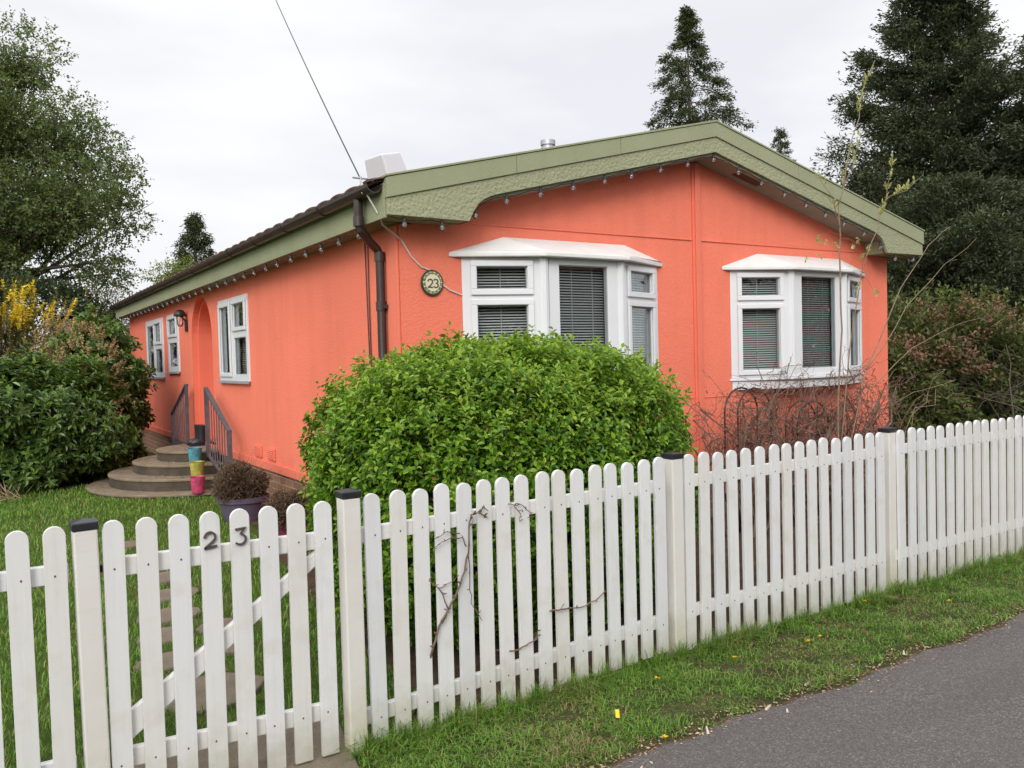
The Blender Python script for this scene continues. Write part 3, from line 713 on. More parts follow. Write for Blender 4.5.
yl = YBO + 0.034
fr_path = [(1.27, yl, 2.622), (1.9, yl, 2.617), (1.94, yl, 2.66), (1.99, yl, 2.745), (2.06, yl, 2.795), (2.2, yl, 2.84), (3.4, yl, 3.135), (XA, yl, 3.41), (5.6, yl, 3.145), (6.84, yl, 2.84), (6.98, yl, 2.795), (7.05, yl, 2.745), (7.13, yl, 2.62), (7.78, yl, 2.62)]
string_lights('festoon of clear bulbs under the green front gable board', fr_path, 0.325)
string_lights('festoon of clear bulbs under the left side eave', [(1.262, Y0+0.15, 2.604), (1.262, YB-0.2, 2.604)], 0.40)

# cables -----------------------------------------------------------------------
tag(MB().tube([(1.13, 2.42, 2.80), (1.12, 2.42, 2.92)], 0.008, 6).tube([(1.06, 2.42, 2.905), (1.20, 2.42, 2.905)], 0.007, 6).tube([(1.235, 2.42, 2.80), (1.13, 2.42, 2.80)], 0.007, 6).build('cable_bracket', M['grey_metal']), 'small metal cable hook at the corner of the gutter', 'bracket')
cam_hook = Vector((1.12, 2.42, 2.90))
def catenary(a, b, sag, n=24):
    return [a.lerp(b, i/n) - Vector((0, 0, sag*4*(i/n)*(1-i/n))) for i in range(n+1)]
tag(MB().tube(catenary(cam_hook, cam_hook + (Vector((2.0, 6.8, 5.96))-cam_hook)*2.2, 0.10, 40), 0.0058, 6).build('overhead_cable', M['cable_black']), 'thin black overhead wire coming down to the roof corner', 'cable')
ph = [(1.12, 2.42, 2.895), (1.15, 2.40, 2.80), (1.225, 2.38, 2.66), (1.30, 2.46, 2.59), (1.47, 2.515, 2.50), (1.555, 2.522, 2.375), (1.636, 2.522, 2.303), (1.70, 2.522, 2.285), (1.76, 2.522, 2.24), (1.795, 2.522, 2.187), (1.872, 2.522, 2.134), (1.975, 2.522, 2.10)]
tag(MB().tube(ph, 0.006, 6).build('telephone_cable', M['cable_white']), 'thin white cable looping past the plaque to the bay window', 'cable')
m = MB()
m.tube([(1.45, 3.10, 2.60), (1.45, 3.105, 2.1), (1.45, 3.10, 1.5), (1.45, 3.10, 0.55)], 0.005, 5); m.tube([(1.45, 3.16, 2.60), (1.45, 3.15, 2.2), (1.45, 3.135, 1.7), (1.45, 3.12, 0.55)], 0.005, 5)
tag(m.build('wall_cable', M['cable_black']), 'pair of thin dark cables running down the side wall by the downpipe', 'cable')
# white roof box ---------------------------------------------------------------
def roofbox():
    k = NT('translucent_plastic'); k.set(Base_Color=(0.60, 0.59, 0.62, 1), Roughness=0.35, Transmission_Weight=0.0, Subsurface_Weight=0.25, Subsurface_Radius=(0.1, 0.1, 0.1)); m1 = k.m
    bx = empty('roof_box', (2.10, 3.85, 3.085), 'white translucent plastic box standing on the roof above the gutter', 'box')
    ax = Vector((1, 0.25, slope)).normalized(); up_ = Vector((-slope*1.3, -0.06, 1)).normalized(); ay = up_.cross(ax).normalized()
    c0 = Vector((2.05, 3.85, 3.075)); mb = MB()
    lo = [c0 + ax*a*0.14 + ay*b*0.17 for a, b in ((-1,-1),(1,-1),(1,1),(-1,1))]; hi = [c0 + up_*0.40 + ax*a*0.11 + ay*b*0.13 for a, b in ((-1,-1),(1,-1),(1,1),(-1,1))]
    mb.hexa(lo, hi); mb.build('body', m1, bx, bevel=0.014, seg=3)
    lo = [c0 - up_*0.008 + ax*a*0.16 + ay*b*0.19 for a, b in ((-1,-1),(1,-1),(1,1),(-1,1))]; hi = [c0 + up_*0.022 + ax*a*0.16 + ay*b*0.19 for a, b in ((-1,-1),(1,-1),(1,1),(-1,1))]
    MB().hexa(lo, hi).build('flange', m1, bx, bevel=0.006)
roofbox()

# steps, rails, boots, buckets, planters -----------------------------------------
SC = (X0-0.035, 8.85)
st = empty('garden_steps', (SC[0], SC[1], 0), 'round tiered concrete steps leading up to the arched porch', 'steps')
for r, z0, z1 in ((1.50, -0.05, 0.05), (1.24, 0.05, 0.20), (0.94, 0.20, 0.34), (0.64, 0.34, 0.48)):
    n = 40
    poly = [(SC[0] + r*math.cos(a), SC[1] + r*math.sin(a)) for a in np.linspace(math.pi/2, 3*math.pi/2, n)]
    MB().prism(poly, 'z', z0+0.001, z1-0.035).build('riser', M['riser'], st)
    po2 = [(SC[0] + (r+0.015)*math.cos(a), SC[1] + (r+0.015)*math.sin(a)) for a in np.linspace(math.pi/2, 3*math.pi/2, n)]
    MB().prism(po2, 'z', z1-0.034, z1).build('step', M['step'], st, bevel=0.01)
def handrail(label, ya, yb, x, ztop, zend, zb0, zb1):
    rt = empty('handrail', (x, (ya+yb)/2, 0), label, 'handrail', 'iron handrails of the porch steps')
    MB().box(x-0.02, x+0.02, min(ya, ya+0.04), max(ya, ya+0.04), 0.40, ztop).build('post', M['rail_grey'], rt)
    MB().box(x-0.02, x+0.02, yb-0.02, yb+0.02, 0.0, zend).build('post', M['rail_grey'], rt)
    def strip(z0, z1, hw, hh):
        m = MB(); a = [(x-hw, ya, z0), (x+hw, ya, z0), (x+hw, ya, z0+hh), (x-hw, ya, z0+hh)]; b = [(p[0], yb, p[2]-z0+z1) for p in a]; m.hexa(a, b); return m
    strip(ztop, zend, 0.028, 0.03).build('top_rail', M['rail_grey'], rt)
    strip(zb0, zb1, 0.015, 0.03).build('bottom_rail', M['rail_grey'], rt)
    n = 9
    for i in range(1, n):
        t = i/n; y = ya+(yb-ya)*t; MB().tube([(x, y, zb0+(zb1-zb0)*t+0.01), (x, y, ztop+(zend-ztop)*t+0.005)], 0.008, 6).build('baluster', M['rail_grey'], rt)
handrail('right iron handrail, on the near side of the round steps', 8.14, 7.0, 1.28, 1.29, 0.79, 0.42, 0.12)
handrail('left iron handrail, between the round steps and the laurel', 9.62, 10.75, 1.34, 1.31, 0.84, 0.45, 0.20)
AZS = 0.48
bt = empty('rubber_boots', (X0-0.09, 9.20, AZS), 'pair of black rubber boots standing on the top step at the porch', 'boots')
for dy in (0.0, 0.17):
    m = MB(); yb_ = 9.02 + dy; xb = X0 - 0.065
    m.tube([(xb, yb_, AZS+0.05), (xb, yb_, AZS+0.12), (xb+0.005, yb_, AZS+0.2), (xb+0.01, yb_, AZS+0.285)], [0.052, 0.050, 0.058, 0.068], 12)
    m.tube([(xb+0.05, yb_, AZS+0.045), (xb-0.02, yb_, AZS+0.055), (xb-0.11, yb_, AZS+0.045), (xb-0.14, yb_, AZS+0.035)], [0.040, 0.052, 0.046, 0.026], 12)
    m.box(xb-0.165, xb+0.07, yb_-0.045, yb_+0.045, AZS+0.001, AZS+0.022)
    m.build('boot', simple('black_rubber', (0.018, 0.02, 0.026), 0.4), bt, smooth='auto')
def bucket(label, c, col, h=0.20, r0=0.068, r1=0.088):
    b = empty('bucket', c, label, 'bucket', 'painted metal buckets on the steps')
    mt = simple('bucket_paint', col, 0.5, 0.38, 22, bump=0.2)
    prof = [(0.0, 0.002), (r0, 0.002)]
    for i in range(1, 9):
        t = i/9; prof.append((r0+(r1-r0)*t + (0.0035 if i % 2 else 0), h*t))
    prof += [(r1, h), (r1+0.006, h+0.003), (r1-0.003, h+0.004), (r1-0.006, h-0.01), (r0-0.002, 0.03), (0.0, 0.03)]
    MB().lathe(prof, c, 20).build('body', mt, b, smooth='auto')
    MB().tube([(c[0], c[1]+math.cos(a)*(r1+0.006), c[2]+h-0.02 - 0.0 + math.sin(a)*0.075*(-1 if True else 1)) for a in np.linspace(0, math.pi, 12)], 0.003, 5).build('handle', M['grey_metal'], b)
    MB().lathe([(0.0, h-0.03), (r1-0.008, h-0.03)], c, 16).build('compost', M['soil'], b)
bucket('turquoise blue bucket, top one of three on the steps', (1.10, 8.07, 0.34), (0.07, 0.25, 0.30))
bucket('yellow green bucket, middle one of three on the steps', (1.045, 7.72, 0.20), (0.36, 0.33, 0.06))
bucket('bright pink bucket, lowest one of three on the steps', (0.985, 7.42, 0.05), (0.46, 0.05, 0.13))

# fence ---------------------------------------------------------------------------
def picket_mesh(name, x, z0, z1, w=0.068, y0=0.0, t=0.019):
    n = 12; r = w/2; zc = z1 - r
    poly = [(x-r, z0), (x+r, z0)] + [(x + r*math.cos(a), zc + r*math.sin(a)) for a in np.linspace(0, math.pi, n)]
    return MB().prism(poly, 'y', y0, y0+t)
def picket(parent, x, z0, z1, w=0.068, tilt=0.0, nails=()):
    mb = picket_mesh('picket', x, z0, z1, w); mb.mi = 1
    for nz in nails:
        nx = x + random.uniform(-0.008, 0.008); mb.prism([(nx+0.0036*math.cos(2*math.pi*i/8), nz+0.0045*math.sin(2*math.pi*i/8)) for i in range(8)], 'y', -0.0012, 0.001)
    o = mb.build('picket', [M['white_wood'], M['nail']], parent, bevel=0.0035)
    if tilt: o.rotation_euler = (0, tilt, 0); z = z0; P = Vector((x, 0, z)) - wloc(parent); o.location = P - Matrix.Rotation(tilt, 3, 'Y') @ P
    return o
def post(parent, x, y0, w=0.076, h=1.05, tilt=0.0):
    p = MB().box(x-w/2, x+w/2, y0, y0+w, -0.05, h-0.001).build('post', M['post'], parent, bevel=0.006)
    e = 0.004
    c = MB().box(x-w/2-e, x+w/2+e, y0-e, y0+w+e, h, h+0.026)
    b = h+0.0262; ph_ = 0.010; q = [(x-w/2-e, y0-e, b), (x+w/2+e, y0-e, b), (x+w/2+e, y0+w+e, b), (x-w/2-e, y0+w+e, b), (x, y0+w/2, b+ph_)]
    c.add(q, [(0,1,4),(1,2,4),(2,3,4),(3,0,4)])
    c.build('post_cap', M['black_cap'], p, bevel=0.003)
    if tilt:
        P = Vector((x, y0, 0)) - wloc(parent); p.rotation_euler = (0, tilt, 0); p.location = P - Matrix.Rotation(tilt, 3, 'Y') @ P
    return p
def rail(parent, xa, xb, za, zb_, h=0.065, y0=0.0205, d=0.03, name='rail'):
    a = [(xa, y0, za), (xa, y0+d, za), (xa, y0+d, za+h), (xa, y0, za+h)]; b = [(xb, p[1], p[2]-za+zb_) for p in a]
    return MB().hexa(a, b).build(name, M['white_wood'], parent, bevel=0.004)
rt = lambda s=0.008: random.uniform(-s, s)
fR = empty('picket_fence', (3.6, 0.02, 0), 'long white picket fence with round topped boards, right of the gate along the verge', 'fence')
for i in range(16):
    x = 0.112 + i*0.1053; picket(fR, x, 0.012 + i*0.0025 + rt(0.008), 1.056 + i*0.0006 + rt(0.006), 0.069, rt(), (0.125+i*0.005, 0.885+i*0.0015))
rail(fR, 0.052, 1.742, 0.853, 0.884); rail(fR, 0.052, 1.742, 0.098, 0.180)
post(fR, 0.012, -0.012); post(fR, 1.811, -0.004)
for i in range(16):
    x = 1.893 + i*0.1125; picket(fR, x, 0.03 + rt(0.01), 1.064 + rt(0.006), 0.068, rt(), (0.23, 0.91))
rail(fR, 1.845, 3.643, 0.885, 0.90); rail(fR, 1.845, 3.643, 0.19, 0.215)
post(fR, 3.735, 0.022)
for i in range(22):
    x = 3.805 + i*0.1145; picket(fR, x, 0.02 + rt(0.01), 1.064 + rt(0.006), 0.068, rt(), (0.22, 0.91))
rail(fR, 3.746, 6.27, 0.90, 0.90, y0=0.0205); rail(fR, 3.746, 6.27, 0.21, 0.22)
post(fR, 6.33, 0.022)
for i in range(16):
    x = 6.44 + i*0.1125; picket(fR, x, 0.02 + rt(0.01), 1.064 + rt(0.006), 0.068, rt(), (0.22, 0.91))
rail(fR, 6.38, 8.19, 0.90, 0.90); rail(fR, 6.38, 8.19, 0.21, 0.22); post(fR, 8.24, 0.022)
fL = empty('picket_fence', (-1.6, 0.02, 0), 'short white picket fence run left of the gate post', 'fence')
for i in range(11): picket(fL, -1.040 - i*0.1035, 0.015, 1.071 + rt(0.006), 0.068, rt(), (0.24, 0.905))
picks = fL.children
rail(fL, -2.18, -1.002, 0.873, 0.873); rail(fL, -2.18, -1.002, 0.205, 0.205)
post(fL, -0.937, -0.012, tilt=-0.012)
gate = empty('garden_gate', (-0.48, 0.02, 0), 'white picket gate with metal number 23 on its boards', 'gate')
for i in range(8): picket(gate, -0.862 + i*0.1082, 0.03, 1.070 - i*0.003, 0.069, 0, (0.205, 0.90) if i not in (3, 4) else (0.205,))
rail(gate, -0.895, -0.07, 0.868, 0.856, 0.068); rail(gate, -0.895, -0.07, 0.185, 0.165, 0.068)
q = [(-0.893, 0.27), (-0.893, 0.34), (-0.13, 0.852), (-0.075, 0.852), (-0.075, 0.835), (-0.86, 0.255)]
MB().prism(q, 'y', 0.0207, 0.0485).build('brace', M['white_wood'], gate, bevel=0.004)
MB().box(-0.925, -0.875, 0.05, 0.062, 0.885, 0.91).box(-0.925, -0.875, 0.05, 0.062, 0.20, 0.225).build('hinge', M['black_metal'], gate)
mb = MB(); ribbon(mb, two, 0.0072, -0.010, -0.0015, org=(-0.541, 0.932), s=0.056); mb.build('number', M['number'], gate)
mb = MB(); ribbon(mb, three, 0.0072, -0.010, -0.0015, org=(-0.432, 0.932), s=0.056); mb.build('number', M['number'], gate)

# bare climber stems growing through the fence ---------------------------------------
def jit(pts, a=0.006):
    o = []
    for i, p in enumerate(pts):
        o.append((p[0]+random.uniform(-a, a), p[1]+random.uniform(-a, a*0.4), p[2]+random.uniform(-a, a)))
    return o
def twig(paths, label, buds=True):
    m = MB()
    for pts, r in paths:
        P = [Vector(p) for p in pts]; dense = []
        for i in range(len(P)-1):
            for t in (0, .33, .66): dense.append(P[i].lerp(P[i+1], t))
        dense.append(P[-1]); dense = jit(dense, 0.004)
        m.tube(dense, [r*(1-0.5*i/len(dense)) for i in range(len(dense))], 6)
        if buds:
            for i in range(2, len(dense), 2):
                p = Vector(dense[i]); d = Vector((random.uniform(-1, 1), random.uniform(-1, .2), random.uniform(0, 1))).normalized()
                m.tube([p, p+d*0.012, p+d*0.022], [r*0.6, r*0.9, 0.0008], 5)
    return tag(m.build('climber_stem', M['twig'], smooth=True), label, 'climber', 'bare climber stems poking through the fence')
yy = -0.02
V3 = lambda L_: [(x, yy, z) for x, z in L_]
twig([([(0.33, 0.16, 0.0), (0.335, 0.06, 0.20)] + V3([(0.357, .378), (.386, .453), (.434, .525), (.483, .598), (.513, .675), (.535, .754), (.544, .868), (.559, .916), (.597, .923), (.635, .898)]), 0.0062),
      (V3([(.526, .785), (.509, .82), (.462, .827), (.407, .814), (.362, .793)]), 0.003), (V3([(.5, .841), (.436, .857), (.377, .839)]), 0.0026), (V3([(.597, .92), (.622, .94), (.64, .925)]), 0.003),
      (V3([(.434, .525), (.388, .618), (.339, .663)]), 0.003), (V3([(.388, .618), (.415, .594)]), 0.0022), (V3([(.388, .618), (.447, .634), (.47, .65)]), 0.0022), (V3([(.538, .737), (.542, .621), (.546, .529), (.591, .442)]), 0.0026), (V3([(.40, .47), (.42, .50), (.425, .52)]), 0.003)],
     'tallest bare brown climber stem, forked, against the boards near the gate')
twig([([(0.96, 0.10, 0.38)] + V3([(.981, .414), (1.063, .404), (1.152, .398), (1.232, .416), (1.303, .451)]), 0.0042), (V3([(1.02, .409), (1.05, .43)]), 0.002)], 'nearly level bare twig poking through the fence boards')
twig([([(0.73, 0.10, 0.25)] + V3([(.759, .267), (.825, .282), (.888, .30), (.895, .33)]), 0.004)], 'short bare twig lying over the bottom rail')
twig([([(0.75, 0.12, 0.94)] + V3([(.768, .937), (.815, .932), (.865, .895), (.874, .868)]), 0.003), (V3([(.784, .93), (.813, .884), (.806, .854)]), 0.0024)], 'small curled bare twig hanging over the top rail')

# ------------------------------------------------------------------ foliage
def leaf_arrays(P, D, Nn, ln, wd, fold=0.25, shape=6):
    """P base points, D leaf direction, Nn leaf normal (arrays), ln/wd arrays; returns V,F (6 verts, 2 quads folded along the midrib)"""
    n = len(P); D = D/np.linalg.norm(D, axis=1, keepdims=True)
    Sx = np.cross(D, Nn); nl = np.linalg.norm(Sx, axis=1, keepdims=True); Sx = Sx/np.maximum(nl, 1e-6); Nn = np.cross(Sx, D)
    ln = np.broadcast_to(np.asarray(ln, float), (n,))[:, None]; wd = np.broadcast_to(np.asarray(wd, float), (n,))[:, None]
    if shape == 4:
        V = np.stack([P, P + D*ln*0.5 - Sx*wd/2 + Nn*wd*fold, P + D*ln, P + D*ln*0.5 + Sx*wd/2 + Nn*wd*fold], 1)
        F = np.array([[0, 1, 2, 3]])[None] + (np.arange(n)*4)[:, None, None]
        return V.reshape(-1, 3), F.reshape(-1, 4)
    V = np.stack([P, P + D*ln*0.3 - Sx*wd*0.45 + Nn*wd*fold, P + D*ln*0.68 - Sx*wd*0.40 + Nn*wd*fold, P + D*ln - Nn*ln*0.08,
                  P + D*ln*0.68 + Sx*wd*0.40 + Nn*wd*fold, P + D*ln*0.3 + Sx*wd*0.45 + Nn*wd*fold], 1)
    F = np.array([[0, 1, 2, 3], [0, 3, 4, 5]])[None] + (np.arange(n)*6)[:, None, None]
    return V.reshape(-1, 3), F.reshape(-1, 4)
def unit(a): return a/np.maximum(np.linalg.norm(a, axis=-1, keepdims=True), 1e-9)
def rdir(n): return unit(rng.normal(size=(n, 3)))
def merge(parts):
    V = []; F = []; mi = []; o = 0
    for v, f, m in parts:
        V.append(v); F.append(f + o); mi.append(np.full(len(f), m)); o += len(v)
    return np.concatenate(V), np.concatenate(F), np.concatenate(mi)
def sprigs(P, A, nl, ln, wd, shoot, droop=0.0, spread=0.9):
    """leafy shoots: at each P a shoot along A of given length carrying nl leaves"""
    n = len(P); parts_p = []; parts_d = []; parts_n = []
    A = unit(A)
    ref = rdir(n); B = unit(np.cross(A, ref)); C = np.cross(A, B)
    for i in range(nl):
        t = (i+0.5)/nl; ang = i*2.4 + rng.uniform(0, 1.0, n)
        rad = B*np.cos(ang)[:, None] + C*np.sin(ang)[:, None]
        k = spread*(1-0.55*t)
        d = unit(A*(1-k*0.6) + rad*k + rng.normal(size=(n, 3))*0.15 + np.array([0, 0, -droop]))
        parts_p.append(P + A*(shoot*t*rng.uniform(.8, 1.15, n))[:, None]); parts_d.append(d)
        parts_n.append(unit(A*0.8 + np.array([0, 0, 0.5]) + rng.normal(size=(n, 3))*0.25))
    P2 = np.concatenate(parts_p); D2 = np.concatenate(parts_d); N2 = np.concatenate(parts_n); m = len(P2)
    s = rng.uniform(0.7, 1.2, m)
    return P2, D2, N2, ln*s, wd*s*rng.uniform(.85, 1.15, m)
def superdir(n):
    return rdir(n)
def surf(c, r, n, p=2.4, zmin=None):
    """points on a superellipsoid, with outward normals"""
    d = rdir(n); k = (np.abs(d)**p).sum(1)**(-1/p); q = d*k[:, None]
    nrm = unit(np.sign(q)*np.abs(q)**(p-1)/np.array(r)); return np.array(c) + q*np.array(r), nrm
def lumps(P, amp, sc, seed=0):
    f = np.zeros(len(P)); r2 = np.random.default_rng(seed)
    for i in range(5):
        k = r2.normal(size=3)*sc*(1+i*0.6); f += np.sin(P@k + r2.uniform(0, 6))/(1+i*0.5)
    return f*amp/2.2
# --- the clipped green shrub behind the fence
lm_hedge = leaf_mat('hedge_leaf', [(0.03, 0.085, 0.01), (0.075, 0.185, 0.014), (0.16, 0.31, 0.02), (0.27, 0.43, 0.035)], 0.42, 0.32, 1.5)
lm_hedge_new = leaf_mat('hedge_new_leaf', [(0.16, 0.30, 0.025), (0.27, 0.42, 0.04), (0.38, 0.50, 0.07)], 0.42, 0.38, 1.5)
def leafy_mound(root, c, r, n_outer, ln, wd, nl, shoot, mats, p=2.5, amp=0.06, sc=2.5, seed=3, tip=0.25, layers=((1.0, 1.0), (0.9, 0.55)), cut=0.02, core=True, up=0.5, frac_new=0.3, shape=6, name='foliage', droop=0.05, spread=0.9):
    parts = []
    for li, (k, fr) in enumerate(layers):
        n = int(n_outer*fr); P, N = surf(c, np.array(r)*k, n, p)
        P = P + N*lumps(P, amp, sc, seed)[:, None] + N*rng.normal(0, 0.02, n)[:, None]
        keep = P[:, 2] > cut; P, N = P[keep], N[keep]
        A = unit(N + np.array([0, 0, up]) + rng.normal(size=P.shape)*0.35)
        P2, D2, N2, l2, w2 = sprigs(P - A*shoot*0.5, A, nl, ln, wd, shoot, droop, spread)
        hi = (rng.uniform(size=len(P2)) < frac_new*(0.25+0.75*np.clip(np.tile(N[:, 2], nl), 0, 1))) & (li == 0)
        if hi.any(): v, f = leaf_arrays(P2[hi], D2[hi], N2[hi], l2[hi]*0.9, w2[hi]*0.9, shape=shape); parts.append((v, f, 1))
        v, f = leaf_arrays(P2[~hi], D2[~hi], N2[~hi], l2[~hi], w2[~hi], shape=shape); parts.append((v, f, 0))
    V, F, mi = merge(parts)
    np_obj(name, V, F, mats, root, mi)
def stems(root, c, r, n, mat, base_r=0.2, name='stems', rad=0.012, zb=0.0):
    m = MB()
    for i in range(n):
        a = random.uniform(0, 6.28); b = Vector((c[0]+base_r*math.cos(a)*random.random(), c[1]+base_r*math.sin(a)*random.random(), zb))
        d = rdir(1)[0]; d[2] = abs(d[2]); e = Vector((c[0]+d[0]*r[0]*0.85, c[1]+d[1]*r[1]*0.85, c[2]+d[2]*r[2]*0.85))
        mid = b.lerp(e, 0.5) + Vector((0, 0, r[2]*0.15)); pts = [b, b.lerp(mid, .5), mid, mid.lerp(e, .5), e]
        m.tube([Vector(p)+Vector(rng.normal(0, 0.02, 3)) for p in pts], [rad, rad*.85, rad*.6, rad*.45, rad*.3], 5)
        for k in range(4):
            s = Vector(pts[2]).lerp(e, random.random()); dd = Vector(rdir(1)[0])*random.uniform(.15, .35); m.tube([s, s+dd*.5+Vector((0,0,.03)), s+dd], [rad*.35, rad*.28, rad*.15], 4)
    m.build(name, mat, root, smooth=True)
hd = empty('hedge_shrub', (1.66, 1.32, 0), 'large rounded bright green shrub between fence and left bay window', 'shrub')
leafy_mound(hd, (1.56, 1.28, 0.80), (1.13, 0.80, 0.82), 10500, 0.038, 0.023, 8, 0.085, [lm_hedge, lm_hedge_new], p=3.0, amp=0.105, sc=8.5, seed=5, layers=((1.0, 1.0), (0.88, 0.5), (0.74, 0.3)), up=0.45, spread=1.5, frac_new=0.75)
stems(hd, (1.60, 1.28, 0.65), (1.0, 0.68, 0.70), 60, M['twig'], 0.7)
# a few longer new shoots standing out of the clipped top
P, N = surf((1.60, 1.28, 0.80), (1.15, 0.81, 0.81), 900, 3.0); kk = P[:, 2] > 1.25; P, N = P[kk][:190], N[kk][:190]
A = unit(N*0.5 + np.array([0, 0, 1.0]) + rng.normal(size=P.shape)*0.3)
P2, D2, N2, l2, w2 = sprigs(P - A*0.03, A, 10, 0.042, 0.021, 0.15, 0.0, 1.2)
v, f = leaf_arrays(P2, D2, N2, l2, w2); np_obj('new_shoots', v, f, [lm_hedge_new], hd)

n = 260; P, N = surf((1.57, 1.28, 0.79), (1.11, 0.81, 0.80), n*6, 3.0); kk = (N[:, 1] < -.3) & (lumps(P, 1.0, 5.0, 77) > .55); P, N = P[kk][:n], N[kk][:n]
v, f = leaf_arrays(P, unit(N + rdir(len(P))), rdir(len(P)), .035, .018); np_obj('red_brown_leaves', v, f, [leaf_mat('red_brown_leaf', [(.16, .05, .03), (.30, .10, .05), (.34, .17, .06)], .6, .2)], hd)
# --- laurels at the left
lm_laurel = leaf_mat('laurel_leaf', [(0.018, 0.042, 0.010), (0.045, 0.095, 0.02), (0.10, 0.18, 0.032), (0.17, 0.27, 0.055)], 0.36, 0.22, 1.6, 0.5)
lm_laurel2 = leaf_mat('laurel_young_leaf', [(0.09, 0.18, 0.03), (0.16, 0.27, 0.045), (0.25, 0.37, 0.08)], 0.35, 0.25)
lm_tan = leaf_mat('withered_flower', [(0.20, 0.13, 0.06), (0.36, 0.24, 0.11), (0.50, 0.36, 0.19)], 0.8, 0.2)
def withered(root, c, r, n, seed, name='withered_flowers', dirbias=(-0.5, -0.8, 0.3)):
    P, N = surf(c, r, n*4, 2.2); k = (N@unit(np.array(dirbias))) > 0.1; P, N = P[k][:n], N[k][:n]
    cl = lumps(P, 1.0, 3.0, seed) > 0.1; P, N = P[cl], N[cl]
    A = unit(N + np.array([0, 0, 0.8]) + rng.normal(size=P.shape)*0.3)
    P2, D2, N2, l2, w2 = sprigs(P, A, 16, 0.035, 0.024, 0.13, 0.0, 1.2)
    v, f = leaf_arrays(P2, D2, N2, l2, w2, shape=4); np_obj(name, v, f, [lm_tan], root)
la = empty('laurel_shrub', (-0.75, 9.9, 0), 'dark green laurel mound nearest the lawn at the left', 'shrub')
leafy_mound(la, (-0.80, 10.0, 0.76), (1.16, 0.93, 0.94), 1750, 0.10, 0.046, 10, 0.11, [lm_laurel, lm_laurel2], p=2.3, amp=0.34, sc=4.2, seed=11, layers=((1.0, 1.0), (0.84, 0.8)), frac_new=0.3, up=0.35, spread=1.6)
stems(la, (-0.78, 10.0, 0.7), (1.1, 0.85, 0.9), 30, M['bark'], 0.5)
lb = empty('laurel_shrub', (0.42, 11.0, 0), 'taller dark green laurel with withered tan flower heads beside the house', 'shrub')
leafy_mound(lb, (0.34, 11.1, 1.05), (0.50, 0.78, 1.18), 1350, 0.10, 0.046, 10, 0.11, [lm_laurel, lm_laurel2], p=2.2, amp=0.28, sc=4.2, seed=13, layers=((1.0, 1.0), (0.82, 0.8)), frac_new=0.25, up=0.35, spread=1.6)
stems(lb, (0.42, 10.95, 1.0), (0.55, 0.7, 1.1), 26, M['bark'], 0.35)
withered(lb, (0.18, 10.85, 1.12), (0.56, 0.88, 1.05), 620, 2)
ld = empty('spotted_shrub', (0.02, 11.3, 0), 'pale tan withered flower spikes standing behind the laurels', 'shrub')
P = np.array([0.02, 11.3, 1.85]) + rng.normal(size=(260, 3))*np.array([0.24, 0.25, 0.22]); A = unit(np.array([0, 0, 1.0]) + rng.normal(size=P.shape)*0.35)
P2, D2, N2, l2, w2 = sprigs(P, A, 18, 0.04, 0.026, 0.22, 0.0, 1.2); v, f = leaf_arrays(P2, D2, N2, l2, w2, shape=4); np_obj('flower_spikes', v, f, [lm_tan], ld)
stems(ld, (0.02, 11.3, 0.95), (0.3, 0.3, 1.0), 14, M['twig'], 0.2)
P = np.array([0.02, 10.15, 1.0]) + rng.normal(size=(230, 3))*np.array([0.22, 0.12, 0.34]); A = unit(np.array([-.3, -.8, .5]) + rng.normal(size=P.shape)*0.4)
P2, D2, N2, l2, w2 = sprigs(P, A, 12, 0.04, 0.026, 0.12, 0.0, 1.2); v, f = leaf_arrays(P2, D2, N2, l2, w2, shape=4); np_obj('withered_flowers', v, f, [lm_tan], lb)
# --- forsythia
fo = empty('forsythia', (-0.75, 12.3, 0), 'yellow flowering forsythia behind the laurel at the left edge', 'shrub')
lm_yel = leaf_mat('forsythia_flower', [(0.72, 0.47, 0.01), (0.85, 0.62, 0.02), (0.88, 0.70, 0.06)], 0.5, 0.3)
lm_fleaf = leaf_mat('forsythia_leaf', [(0.09, 0.075, 0.02), (0.16, 0.13, 0.03), (0.22, 0.20, 0.04)], 0.5, 0.25)
fm = MB(); fp = []; fa = []
for i in range(150):
    b = Vector((-0.92+random.gauss(0, .25), 12.3+random.gauss(0, .25), 0)); a = random.uniform(0, 6.28); rr = random.uniform(0.2, 1.1)
    e = Vector((-0.90+rr*math.cos(a)*1.0, 12.3+rr*math.sin(a)*0.8, random.uniform(1.95, 3.0) - rr*0.25))
    mid = b.lerp(e, 0.55) + Vector((0, 0, 0.35)); pts = [b.lerp(mid, t) for t in (0, .5)] + [mid.lerp(e, t) for t in (0, .35, .7, 1)]
    fm.tube(pts, [.010, .008, .006, .005, .004, .002], 5)
    for t in np.linspace(0.1, 1, 9):
        fp.append(mid.lerp(e, t)); fa.append((e-mid).normalized())
fm.build('stems', M['twig'], fo, smooth=True)
fp = np.array(fp); fa = np.array(fa); sel = (fp[:, 2] > 2.2) & (lumps(fp, 1.0, 4.0, 8) > -0.1)
P2, D2, N2, l2, w2 = sprigs(fp[sel] + rng.normal(0, .02, (sel.sum(), 3)), fa[sel], 18, 0.055, 0.036, 0.16, 0.0, 1.4); v, f = leaf_arrays(P2, D2, N2, l2, w2, shape=4); np_obj('flowers', v, f, [lm_yel], fo)
P2, D2, N2, l2, w2 = sprigs(fp[~sel], fa[~sel], 16, 0.05, 0.022, 0.22, 0.0, 1.2); v, f = leaf_arrays(P2, D2, N2, l2, w2, shape=4); np_obj('foliage', v, f, [lm_fleaf], fo)

